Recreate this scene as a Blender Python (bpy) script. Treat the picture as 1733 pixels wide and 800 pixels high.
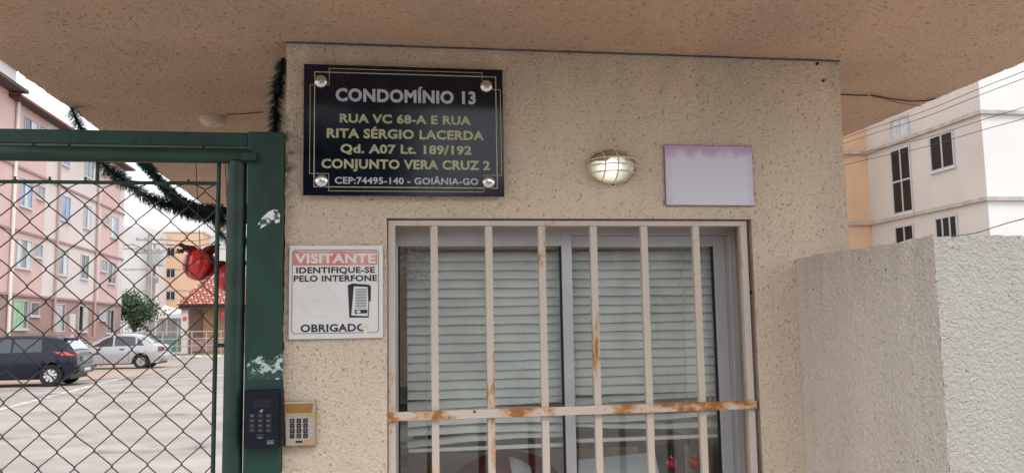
import bpy, math, random
import numpy as np
from mathutils import Vector, Matrix, noise
random.seed(7); rng = np.random.default_rng(7)
SC = bpy.context.scene
for o in list(bpy.data.objects): bpy.data.objects.remove(o)
COL = SC.collection
R = math.radians
# ------------------------------------------------------------------ camera
YAW, PITCH, ROLL, FPX, EYE = 0.1578, 0.1059, -0.0173, 1443.0, 1.45
_f = Vector((math.sin(YAW)*math.cos(PITCH), math.cos(YAW)*math.cos(PITCH), math.sin(PITCH)))
_r = Vector((math.cos(YAW), -math.sin(YAW), 0)); _u = _r.cross(_f)
CR = _r*math.cos(ROLL)+_u*math.sin(ROLL); CU = -_r*math.sin(ROLL)+_u*math.cos(ROLL); CF = _f
cam = bpy.data.cameras.new('camera'); co = bpy.data.objects.new('camera', cam); COL.objects.link(co)
cam.sensor_width = 36; cam.lens = FPX/1733*36; cam.clip_start = .05; cam.clip_end = 3000
co.matrix_world = Matrix(((CR.x, CU.x, -CF.x, 0), (CR.y, CU.y, -CF.y, 0), (CR.z, CU.z, -CF.z, EYE), (0, 0, 0, 1)))
SC.camera = co
# ------------------------------------------------------------------ world, sun, exposure
SUN_EL, SUN_AZ = 56.0, 150.0          # azimuth clockwise from +Y: behind the camera, to the right
W = bpy.data.worlds.new('World'); SC.world = W; W.use_nodes = True
nt = W.node_tree; nt.nodes.clear()
sky = nt.nodes.new('ShaderNodeTexSky'); sky.sky_type = 'NISHITA'; sky.sun_disc = False
sky.sun_elevation = R(SUN_EL); sky.sun_rotation = R(SUN_AZ); sky.air_density = 1.0; sky.dust_density = 4.0
sm = nt.nodes.new('ShaderNodeVectorMath'); sm.operation = 'SCALE'; sm.inputs['Scale'].default_value = 0.1
nt.links.new(sky.outputs[0], sm.inputs[0])
tc = nt.nodes.new('ShaderNodeTexCoord'); cn = nt.nodes.new('ShaderNodeTexNoise'); cn.inputs['Scale'].default_value = 2.2; cn.inputs['Detail'].default_value = 5
cr = nt.nodes.new('ShaderNodeValToRGB'); cr.color_ramp.elements[0].position = .3; cr.color_ramp.elements[1].position = .7
cr.color_ramp.elements[0].color = (.80, .83, .88, 1); cr.color_ramp.elements[1].color = (.98, .98, 1.0, 1)
mx = nt.nodes.new('ShaderNodeMixRGB'); mx.inputs[0].default_value = .8
bg = nt.nodes.new('ShaderNodeBackground'); bg.inputs[1].default_value = 1.0
ow = nt.nodes.new('ShaderNodeOutputWorld')
nt.links.new(tc.outputs['Generated'], cn.inputs['Vector']); nt.links.new(cn.outputs['Fac'], cr.inputs[0])
nt.links.new(sm.outputs[0], mx.inputs[1]); nt.links.new(cr.outputs[0], mx.inputs[2])
nt.links.new(mx.outputs[0], bg.inputs[0]); nt.links.new(bg.outputs[0], ow.inputs[0])
sl = bpy.data.lights.new('sun', 'SUN'); sl.energy = 0.9; sl.angle = R(22); sl.color = (1, .96, .9)
so = bpy.data.objects.new('sun', sl); COL.objects.link(so)
sd = Vector((math.sin(R(SUN_AZ))*math.cos(R(SUN_EL)), math.cos(R(SUN_AZ))*math.cos(R(SUN_EL)), math.sin(R(SUN_EL))))
so.rotation_euler = (-sd).to_track_quat('-Z', 'Y').to_euler(); so.location = sd*30
SC.view_settings.view_transform = 'Standard'; SC.view_settings.look = 'None'
SC.view_settings.exposure = 0.97; SC.view_settings.gamma = 1.0
SC.render.engine = 'CYCLES'
SC.cycles.max_bounces = 8; SC.cycles.diffuse_bounces = 4; SC.cycles.transparent_max_bounces = 16
SC.cycles.sample_clamp_indirect = 8; SC.cycles.use_denoising = True; SC.cycles.caustics_reflective = False

def at(px, py, x=None, y=None, z=None):
    """world point seen at a photo pixel (1733x800) on the plane x=, y= or z=."""
    d = CR*((px-866.5)/FPX) + CU*((400-py)/FPX) + CF
    t = x/d.x if x is not None else y/d.y if y is not None else (z-EYE)/d.z
    q = d*t; q.z += EYE
    return q
# ------------------------------------------------------------------ materials
def mat(name, col, rough=.7, metal=0, spec=.5, var=0, vscale=6, bump=0, bscale=60, col2=None, lo=.35, hi=.65, coat=0, stretch=None, detail=4):
    m = bpy.data.materials.new(name); m.use_nodes = True
    n = m.node_tree; b = n.nodes['Principled BSDF']
    b.inputs['Base Color'].default_value = (*col, 1); b.inputs['Roughness'].default_value = rough
    b.inputs['Metallic'].default_value = metal; b.inputs['Specular IOR Level'].default_value = spec
    b.inputs['Coat Weight'].default_value = coat
    t = n.nodes.new('ShaderNodeTexCoord'); src = t.outputs['Object']
    if stretch:
        mp = n.nodes.new('ShaderNodeMapping'); mp.inputs['Scale'].default_value = stretch
        n.links.new(src, mp.inputs[0]); src = mp.outputs[0]
    if var or col2:
        a = n.nodes.new('ShaderNodeTexNoise'); a.inputs['Scale'].default_value = vscale; a.inputs['Detail'].default_value = detail; a.inputs['Roughness'].default_value = .6
        n.links.new(src, a.inputs['Vector'])
        r = n.nodes.new('ShaderNodeValToRGB'); r.color_ramp.elements[0].position = lo; r.color_ramp.elements[1].position = hi
        c2 = col2 if col2 else tuple(c*(1-var) for c in col); c1 = col if col2 else tuple(min(1, c*(1+var)) for c in col)
        r.color_ramp.elements[0].color = (*c1, 1); r.color_ramp.elements[1].color = (*c2, 1)
        n.links.new(a.outputs['Fac'], r.inputs[0]); n.links.new(r.outputs[0], b.inputs['Base Color'])
    if bump:
        a = n.nodes.new('ShaderNodeTexNoise'); a.inputs['Scale'].default_value = bscale; a.inputs['Detail'].default_value = 4
        n.links.new(src, a.inputs['Vector'])
        k = n.nodes.new('ShaderNodeBump'); k.inputs['Strength'].default_value = bump; k.inputs['Distance'].default_value = .01
        n.links.new(a.outputs['Fac'], k.inputs['Height']); n.links.new(k.outputs[0], b.inputs['Normal'])
    return m

def stucco(name, col, pit_col, scale=(1, 1, 1), amp=.0045, fscale=95, pits=.64, stain=None, green=False, col2=None, grime=None):
    m = bpy.data.materials.new(name); m.use_nodes = True; n = m.node_tree; L = n.links.new; N = n.nodes.new
    b = n.nodes['Principled BSDF']; b.inputs['Roughness'].default_value = .92; b.inputs['Specular IOR Level'].default_value = .2
    t = N('ShaderNodeTexCoord'); mp = N('ShaderNodeMapping'); mp.inputs['Scale'].default_value = scale; L(t.outputs['Object'], mp.inputs[0])
    a = N('ShaderNodeTexNoise'); a.inputs['Scale'].default_value = fscale; a.inputs['Detail'].default_value = 3; a.inputs['Roughness'].default_value = .55; a.inputs['Distortion'].default_value = .6
    c = N('ShaderNodeTexNoise'); c.inputs['Scale'].default_value = fscale*.95; c.inputs['Detail'].default_value = 1.5; c.inputs['Distortion'].default_value = .5
    L(mp.outputs[0], a.inputs['Vector']); L(mp.outputs[0], c.inputs['Vector'])
    pr = N('ShaderNodeMapRange'); pr.inputs['From Min'].default_value = pits; pr.inputs['From Max'].default_value = pits+.09; L(c.outputs['Fac'], pr.inputs['Value'])
    big = N('ShaderNodeTexNoise'); big.inputs['Scale'].default_value = 2.3; big.inputs['Detail'].default_value = 6; bm_ = N('ShaderNodeMapping'); bm_.inputs['Scale'].default_value = (1.3, 1, .55); L(t.outputs['Object'], bm_.inputs[0]); L(bm_.outputs[0], big.inputs['Vector'])
    hr = N('ShaderNodeMath'); hr.operation = 'MULTIPLY_ADD'; L(pr.outputs[0], hr.inputs[0]); hr.inputs[1].default_value = -.45; L(a.outputs['Fac'], hr.inputs[2])
    ds = N('ShaderNodeDisplacement'); ds.inputs['Scale'].default_value = amp; ds.inputs['Midlevel'].default_value = .5; L(hr.outputs[0], ds.inputs['Height'])
    L(ds.outputs[0], n.nodes['Material Output'].inputs['Displacement'])
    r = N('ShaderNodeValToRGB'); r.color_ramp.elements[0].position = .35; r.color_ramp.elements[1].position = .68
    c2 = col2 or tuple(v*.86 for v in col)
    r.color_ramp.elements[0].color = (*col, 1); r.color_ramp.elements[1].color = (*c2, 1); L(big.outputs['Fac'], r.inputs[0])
    mr = N('ShaderNodeMath'); mr.operation = 'MULTIPLY'; L(pr.outputs[0], mr.inputs[0]); mr.inputs[1].default_value = .56
    x = N('ShaderNodeMixRGB'); L(mr.outputs[0], x.inputs[0]); L(r.outputs[0], x.inputs[1]); x.inputs[2].default_value = (*pit_col, 1)
    out = x.outputs[0]
    if grime:   # rain and dust streaks running down from the top edge
        s3 = N('ShaderNodeSeparateXYZ'); L(t.outputs['Object'], s3.inputs[0])
        q1 = N('ShaderNodeMapRange'); q1.inputs['From Min'].default_value = grime-.22; q1.inputs['From Max'].default_value = grime; L(s3.outputs['Z'], q1.inputs['Value'])
        m3 = N('ShaderNodeMapping'); m3.inputs['Scale'].default_value = (16, 16, 1.6); L(t.outputs['Object'], m3.inputs[0])
        n3 = N('ShaderNodeTexNoise'); n3.inputs['Scale'].default_value = 1; n3.inputs['Detail'].default_value = 6; L(m3.outputs[0], n3.inputs['Vector'])
        a3 = N('ShaderNodeMath'); a3.operation = 'MULTIPLY_ADD'; L(q1.outputs[0], a3.inputs[0]); a3.inputs[1].default_value = .38; L(n3.outputs['Fac'], a3.inputs[2])
        q2 = N('ShaderNodeMapRange'); q2.inputs['From Min'].default_value = .62; q2.inputs['From Max'].default_value = .95; q2.inputs['To Max'].default_value = .2; L(a3.outputs[0], q2.inputs['Value'])
        x3 = N('ShaderNodeMixRGB'); L(q2.outputs[0], x3.inputs[0]); L(out, x3.inputs[1]); x3.inputs[2].default_value = (.24, .20, .165, 1); out = x3.outputs[0]
    if green:   # smear of green gate paint on the plaster edge beside the post
        sp = N('ShaderNodeSeparateXYZ'); L(t.outputs['Object'], sp.inputs[0])
        g1 = N('ShaderNodeMapRange'); g1.inputs['From Min'].default_value = -.228; g1.inputs['From Max'].default_value = -.272; L(sp.outputs['X'], g1.inputs['Value'])
        g2 = N('ShaderNodeMapRange'); g2.inputs['From Min'].default_value = .19; g2.inputs['From Max'].default_value = .03
        ab = N('ShaderNodeMath'); ab.operation = 'SUBTRACT'; L(sp.outputs['Z'], ab.inputs[0]); ab.inputs[1].default_value = 1.98
        ab2 = N('ShaderNodeMath'); ab2.operation = 'ABSOLUTE'; L(ab.outputs[0], ab2.inputs[0]); L(ab2.outputs[0], g2.inputs['Value'])
        gn = N('ShaderNodeTexNoise'); gn.inputs['Scale'].default_value = 40; gn.inputs['Detail'].default_value = 4; L(t.outputs['Object'], gn.inputs['Vector'])
        gr = N('ShaderNodeMapRange'); gr.inputs['From Min'].default_value = .42; gr.inputs['From Max'].default_value = .6; L(gn.outputs['Fac'], gr.inputs['Value'])
        m1 = N('ShaderNodeMath'); m1.operation = 'MULTIPLY'; L(g1.outputs[0], m1.inputs[0]); L(g2.outputs[0], m1.inputs[1])
        m2 = N('ShaderNodeMath'); m2.operation = 'MULTIPLY'; L(m1.outputs[0], m2.inputs[0]); L(gr.outputs[0], m2.inputs[1])
        x2 = N('ShaderNodeMixRGB'); L(m2.outputs[0], x2.inputs[0]); L(out, x2.inputs[1]); x2.inputs[2].default_value = (.03, .10, .055, 1); out = x2.outputs[0]
    L(out, b.inputs['Base Color'])
    m.displacement_method = 'BOTH'
    return m

def rusty(name, base, amt, scale=14, stretch=(1, 1, 1)):
    m = bpy.data.materials.new(name); m.use_nodes = True; n = m.node_tree; L = n.links.new; N = n.nodes.new
    b = n.nodes['Principled BSDF']; b.inputs['Roughness'].default_value = .62
    t = N('ShaderNodeTexCoord'); mp = N('ShaderNodeMapping'); mp.inputs['Scale'].default_value = stretch; L(t.outputs['Object'], mp.inputs[0])
    a = N('ShaderNodeTexNoise'); a.inputs['Scale'].default_value = scale; a.inputs['Detail'].default_value = 6; a.inputs['Roughness'].default_value = .68; L(mp.outputs[0], a.inputs['Vector'])
    r = N('ShaderNodeValToRGB'); e = r.color_ramp.elements; e[0].position = amt; e[0].color = (*base, 1); e[1].position = amt+.05; e[1].color = (.55, .36, .2, 1)
    q = e.new(amt+.10); q.color = (.40, .16, .05, 1); q = e.new(amt+.22); q.color = (.16, .055, .02, 1)
    f = N('ShaderNodeTexNoise'); f.inputs['Scale'].default_value = 120; f.inputs['Detail'].default_value = 3; L(t.outputs['Object'], f.inputs['Vector'])
    k = N('ShaderNodeBump'); k.inputs['Strength'].default_value = .35; k.inputs['Distance'].default_value = .003; L(f.outputs['Fac'], k.inputs['Height']); L(k.outputs[0], b.inputs['Normal'])
    ma = N('ShaderNodeMath'); ma.operation = 'MULTIPLY_ADD'; L(f.outputs['Fac'], ma.inputs[0]); ma.inputs[1].default_value = .12; L(a.outputs['Fac'], ma.inputs[2])
    sb = N('ShaderNodeMath'); sb.operation = 'SUBTRACT'; L(ma.outputs[0], sb.inputs[0]); sb.inputs[1].default_value = .06
    L(sb.outputs[0], r.inputs[0]); L(r.outputs[0], b.inputs['Base Color'])
    return m

def glass(name, tint=(.7, .74, .74), refl=.06, rough=.01, rcol=(.95, .97, 1)):
    m = bpy.data.materials.new(name); m.use_nodes = True; n = m.node_tree; n.nodes.clear(); L = n.links.new; N = n.nodes.new
    o = N('ShaderNodeOutputMaterial'); tr = N('ShaderNodeBsdfTransparent'); tr.inputs[0].default_value = (*tint, 1)
    gl = N('ShaderNodeBsdfGlossy'); gl.inputs['Roughness'].default_value = rough; gl.inputs['Color'].default_value = (*rcol, 1)
    fr = N('ShaderNodeFresnel'); fr.inputs[0].default_value = 1.5
    ad = N('ShaderNodeMath'); ad.operation = 'ADD'; ad.use_clamp = True; L(fr.outputs[0], ad.inputs[0]); ad.inputs[1].default_value = refl
    ge = N('ShaderNodeNewGeometry'); iv = N('ShaderNodeMath'); iv.operation = 'SUBTRACT'; iv.inputs[0].default_value = 1; L(ge.outputs['Backfacing'], iv.inputs[1])
    mu = N('ShaderNodeMath'); mu.operation = 'MULTIPLY'; L(ad.outputs[0], mu.inputs[0]); L(iv.outputs[0], mu.inputs[1])
    mi = N('ShaderNodeMixShader'); L(mu.outputs[0], mi.inputs[0]); L(tr.outputs[0], mi.inputs[1]); L(gl.outputs[0], mi.inputs[2]); L(mi.outputs[0], o.inputs[0])
    return m

M = dict(
 wall=stucco('wall_stucco', (.735, .62, .495), (.33, .235, .165), green=True, grime=2.33, fscale=130, pits=.62, amp=.008),
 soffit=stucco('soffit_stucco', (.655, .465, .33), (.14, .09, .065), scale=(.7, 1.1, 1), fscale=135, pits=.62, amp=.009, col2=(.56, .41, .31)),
 low1=stucco('low_wall_lightened_stucco', (.76, .69, .61), (.46, .41, .36), fscale=115, pits=.68, amp=.0135, grime=1.655),  # side face and core: base colour lightened to offset the shade there
 low2=stucco('low_wall_darkened_stucco', (.49, .472, .445), (.32, .30, .27), fscale=125, pits=.67, amp=.0075, grime=1.655),  # front of the same wall: base colour darkened to offset stronger light
 reveal=mat('reveal_plaster', (.42, .34, .27), .9, var=.15, bump=.6, bscale=60),
 green=mat('green_gate_paint', (.006, .042, .029), .48, var=.35, vscale=9, bump=.15, bscale=70, stretch=(1, 1, .4)),
 greenpipe=mat('green_pipe_paint', (.010, .040, .027), .42, var=.3, vscale=12, bump=.12, bscale=60, stretch=(.4, 1, 1)),
 chip=mat('paint_chip', (.50, .57, .57), .6, col2=(.02, .07, .055), vscale=48, lo=.44, hi=.50, detail=5),
 chip2=mat('worn_sticker', (.80, .84, .84), .6, col2=(.04, .10, .09), vscale=38, lo=.47, hi=.53, detail=6),
 wire=mat('galvanised_wire', (.06, .052, .045), .5, metal=.5, var=.3, vscale=20),
 bar=rusty('bar_paint', (.60, .525, .46), .60, 9, (1, 1, .45)), barr=rusty('bar_paint_rusty', (.60, .525, .46), .53, 11, (1.5, 1, .3)),
 rail=rusty('rusty_rail', (.60, .52, .45), .44, 11, (.6, 1, 1)),
 alu=mat('aluminium', (.60, .615, .65), .38, metal=.35, var=.06, vscale=4),
 aluw=mat('aluminium_aged', (.50, .485, .48), .45, metal=.3, var=.08),
 gasket=mat('black_gasket', (.012, .012, .014), .6),
 slat=mat('blind_slat', (.77, .775, .755), .5, var=.12, vscale=5),
 cord=mat('blind_cord', (.5, .52, .5), .8),
 glass=glass('window_glass', (.96, .985, .98), .07),
 plate=mat('sign_black', (.005, .007, .018), .1, var=.5, vscale=15, spec=.4),
 gold=mat('gold_lettering', (.44, .45, .27), .5, metal=0, var=.12, vscale=60),
 silver=mat('silver_lettering', (.46, .49, .52), .5, metal=0, var=.12, vscale=60),
 chrome=mat('chrome_cap', (.75, .75, .76), .18, metal=1, bump=.1, bscale=200),
 white=mat('white_sign', (.74, .745, .73), .4, var=.04, vscale=10),
 ink=mat('sign_ink', (.02, .022, .03), .5, var=.5, vscale=40),
 redband=mat('faded_red', (.62, .16, .12), .5, col2=(.66, .36, .30), vscale=18, lo=.4, hi=.6),
 scrape=mat('yellowed_scrape', (.72, .69, .58), .6, var=.1, vscale=60), ghost=mat('faded_print', (.70, .66, .645), .5, col2=(.735, .735, .72), vscale=45, lo=.4, hi=.6),
 lilac=mat('lilac_plate', (.60, .60, .70), .45, var=.03, vscale=5),
 purple=None,
 black=mat('black_plastic', (.006, .008, .016), .5, var=.3, vscale=20, spec=.25),
 blackk=mat('black_key', (.02, .022, .03), .4),
 keytext=mat('key_print', (.26, .29, .33), .5),
 steel=mat('brushed_steel', (.55, .53, .47), .36, metal=.7, col2=(.62, .42, .16), vscale=16, lo=.5, hi=.66),
 goldp=mat('gold_panel', (.42, .23, .08), .32, metal=.6, var=.15, vscale=30),
 lampg=mat('lamp_gold', (.46, .36, .19), .36, metal=.55, var=.12, vscale=60),
 lampw=mat('lamp_cream', (.66, .60, .47), .5, var=.08),
 lampglass=None,
 dwhite=mat('aged_white_plastic', (.62, .54, .44), .5, var=.06),
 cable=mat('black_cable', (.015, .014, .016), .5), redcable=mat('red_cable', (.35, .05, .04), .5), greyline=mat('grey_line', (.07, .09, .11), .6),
 tinsel=mat('dark_green_tinsel', (.06, .11, .10), .3, metal=.35, var=.7, vscale=60),
 red=mat('red_foil', (.80, .04, .04), .18, metal=.1, coat=.6), red2=mat('dark_red_foil', (.17, .008, .014), .3, metal=.2), pink=mat('bright_red_foil', (.80, .10, .11), .25),
 twig=mat('brown_twig', (.09, .045, .03), .8), leafy=mat('dull_green_leaf', (.16, .17, .06), .6),
 ground=mat('parking_concrete', (.315, .28, .255), .85, var=.2, vscale=.7, bump=.25, bscale=14, detail=9),
 paint=mat('worn_white_line', (.55, .52, .49), .8, col2=(.38, .34, .31), vscale=2.5, lo=.5, hi=.62, detail=8),
 stain=mat('orange_dust', (.40, .27, .20), .9, col2=(.37, .325, .29), vscale=.8, lo=.35, hi=.6, detail=6),
 kerb=mat('kerb_concrete', (.50, .48, .45), .9, var=.15, vscale=2),
 bpink=mat('pink_render', (.62, .44, .405), .9, var=.05, vscale=.6), bcream=mat('cream_render', (.65, .585, .56), .9, var=.05, vscale=.6),
 bmauve=mat('mauve_render', (.34, .225, .20), .9, var=.08, vscale=.8), bband=mat('band_render', (.36, .24, .22), .9),
 bwhite=mat('white_render', (.58, .575, .57), .9, var=.04, vscale=.5), borange=mat('orange_render', (.62, .43, .29), .9, var=.05, vscale=.5),
 rorange=mat('peach_render', (.62, .40, .25), .9, var=.06, vscale=.7), rcream=mat('pale_cream_render', (.58, .525, .47), .9, var=.06, vscale=.5, detail=6), rwhite=mat('bright_white_render', (.70, .69, .67), .9, var=.03, vscale=.5),
 cornice=mat('cornice_dirty', (.42, .38, .34), .9, var=.2, vscale=3),
 pipew=mat('white_pipe', (.72, .71, .68), .5), pipep=mat('pink_pipe', (.45, .31, .29), .5),
 eave=mat('dark_eave', (.07, .055, .05), .8), tile=mat('terracotta_tile', (.36, .12, .085), .8, var=.25, vscale=2.5),
 wframe=mat('window_frame_grey', (.45, .47, .49), .5), wdark=mat('dark_window_glass', (.018, .018, .02), .08, spec=.6),
 wmid=mat('grey_window_glass', (.16, .18, .19), .1, var=.4, vscale=1.2), wblue=mat('blue_curtain_glass', (.13, .24, .42), .12, var=.35, vscale=2),
 wgreen=mat('green_curtain_glass', (.22, .52, .24), .3, var=.25, vscale=3), wcurt=mat('pale_curtain_glass', (.50, .54, .56), .2, var=.15, vscale=3), wred=mat('maroon_glass', (.016, .009, .009), .3, var=.4, vscale=1.5, spec=.3),
 rail2=mat('grey_railing', (.30, .30, .29), .6), teal=mat('teal_board', (.12, .22, .21), .7, var=.2, vscale=1), rail3=mat('beige_railing', (.47, .38, .34), .6),
 bark=mat('bark', (.09, .065, .05), .9, var=.3, vscale=8, bump=.5, bscale=12), leaf=mat('leaf', (.05, .105, .04), .6, var=.45, vscale=2.2), leafd=mat('leaf_dark', (.028, .06, .02), .6, var=.4, vscale=1.5),
 pole=mat('concrete_pole', (.33, .32, .31), .9, var=.1, vscale=3),
 grass=mat('grass', (.09, .13, .04), .9, var=.3, vscale=3),
 carb=mat('dark_blue_car_paint', (.004, .007, .020), .3, spec=.3, coat=.3), cars=mat('silver_car_paint', (.42, .43, .44), .3, metal=.3, coat=.6),
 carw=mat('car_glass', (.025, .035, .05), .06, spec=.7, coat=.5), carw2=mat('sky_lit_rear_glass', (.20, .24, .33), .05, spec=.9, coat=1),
 tyre=mat('tyre', (.012, .012, .012), .85), rim=mat('rim', (.62, .63, .65), .3, metal=.4), tail=mat('tail_lamp_red', (.50, .015, .025), .15, coat=1), taild=mat('tail_lamp_smoked', (.16, .02, .03), .15, coat=1),
 trim=mat('black_trim', (.012, .012, .014), .5), plateg=mat('number_plate_grey', (.25, .27, .26), .5),
 room=mat('room_wall', (.10, .10, .10), .9, var=.1), desk=mat('desk_top', (.34, .33, .32), .5), maroon=mat('maroon_cloth', (.17, .02, .03), .7, var=.2), paper=mat('paper', (.66, .68, .72), .7),
 street=mat('street_wall_render', (.30, .28, .25), .9, var=.2, vscale=1), screen=mat('monitor_black', (.01, .01, .012), .2),
)
def _purple():
    m = M['lilac'].copy(); m.name = 'lilac_plate_purple_edge'; n = m.node_tree; L = n.links.new; N = n.nodes.new
    b = n.nodes['Principled BSDF']; t = N('ShaderNodeTexCoord'); sp = N('ShaderNodeSeparateXYZ'); L(t.outputs['Object'], sp.inputs[0])
    no = N('ShaderNodeTexNoise'); no.inputs['Scale'].default_value = 28; no.inputs['Detail'].default_value = 5; L(t.outputs['Object'], no.inputs['Vector'])
    xa = N('ShaderNodeMath'); xa.operation = 'SUBTRACT'; L(sp.outputs['X'], xa.inputs[0]); xa.inputs[1].default_value = 1.063
    xb = N('ShaderNodeMath'); xb.operation = 'ABSOLUTE'; L(xa.outputs[0], xb.inputs[0])
    xc_ = N('ShaderNodeMapRange'); xc_.inputs['From Min'].default_value = .118; xc_.inputs['From Max'].default_value = .148; xc_.inputs['To Max'].default_value = .7; L(xb.outputs[0], xc_.inputs['Value'])
    ad = N('ShaderNodeMath'); ad.operation = 'MULTIPLY_ADD'; L(no.outputs['Fac'], ad.inputs[0]); ad.inputs[1].default_value = .075; L(sp.outputs['Z'], ad.inputs[2])
    mr = N('ShaderNodeMapRange'); mr.inputs['From Min'].default_value = 2.018; mr.inputs['From Max'].default_value = 2.05; L(ad.outputs[0], mr.inputs['Value'])
    xm = N('ShaderNodeMath'); xm.operation = 'MULTIPLY'; L(xc_.outputs[0], xm.inputs[0]); L(no.outputs['Fac'], xm.inputs[1])
    mm = N('ShaderNodeMath'); mm.operation = 'MAXIMUM'; L(mr.outputs[0], mm.inputs[0]); L(xm.outputs[0], mm.inputs[1])
    mi = N('ShaderNodeMixRGB'); L(mm.outputs[0], mi.inputs[0]); mi.inputs[1].default_value = (.68, .68, .78, 1); mi.inputs[2].default_value = (.50, .36, .56, 1)
    L(mi.outputs[0], b.inputs['Base Color']); return m
M['purple'] = _purple()
M['purple2'] = mat('purple_edge', (.30, .19, .30), .6)
_sl = M['slat'].node_tree; _t = _sl.nodes.new('ShaderNodeBsdfTranslucent'); _t.inputs[0].default_value = (.8, .86, .8, 1); _m = _sl.nodes.new('ShaderNodeMixShader'); _m.inputs[0].default_value = .08
_sl.links.new(_sl.nodes['Principled BSDF'].outputs[0], _m.inputs[1]); _sl.links.new(_t.outputs[0], _m.inputs[2]); _sl.links.new(_m.outputs[0], _sl.nodes['Material Output'].inputs['Surface'])
def _lampglass():
    m = bpy.data.materials.new('ribbed_lamp_glass'); m.use_nodes = True; n = m.node_tree; n.nodes.clear(); L = n.links.new; N = n.nodes.new
    o = N('ShaderNodeOutputMaterial'); tr = N('ShaderNodeBsdfTransparent'); tr.inputs[0].default_value = (.86, .88, .84, 1)
    tl = N('ShaderNodeBsdfTranslucent'); tl.inputs[0].default_value = (.85, .87, .82, 1); df = N('ShaderNodeBsdfDiffuse'); df.inputs[0].default_value = (.50, .51, .47, 1)
    gl = N('ShaderNodeBsdfGlossy'); gl.inputs['Roughness'].default_value = .12
    t = N('ShaderNodeTexCoord'); w = N('ShaderNodeTexWave'); w.inputs['Scale'].default_value = 45; w.bands_direction = 'Z'; L(t.outputs['Object'], w.inputs['Vector'])
    k = N('ShaderNodeBump'); k.inputs['Strength'].default_value = .4; k.inputs['Distance'].default_value = .002; L(w.outputs['Fac'], k.inputs['Height']); L(k.outputs[0], gl.inputs['Normal'])
    a = N('ShaderNodeMixShader'); a.inputs[0].default_value = .5; L(tl.outputs[0], a.inputs[1]); L(df.outputs[0], a.inputs[2])
    b = N('ShaderNodeMixShader'); b.inputs[0].default_value = .65; L(tr.outputs[0], b.inputs[1]); L(a.outputs[0], b.inputs[2])
    fr = N('ShaderNodeFresnel'); fr.inputs[0].default_value = 1.6; ad = N('ShaderNodeMath'); ad.operation = 'ADD'; ad.inputs[1].default_value = .12; L(fr.outputs[0], ad.inputs[0])
    c = N('ShaderNodeMixShader'); L(ad.outputs[0], c.inputs[0]); L(b.outputs[0], c.inputs[1]); L(gl.outputs[0], c.inputs[2]); L(c.outputs[0], o.inputs[0]); return m
M['bulb'] = mat('glowing_bulb', (.9, .9, .85), .5)
_b = M['bulb'].node_tree.nodes['Principled BSDF']; _b.inputs['Emission Color'].default_value = (1, 1, .96, 1); _b.inputs['Emission Strength'].default_value = 3.0
M['lampglass'] = _lampglass()
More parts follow.
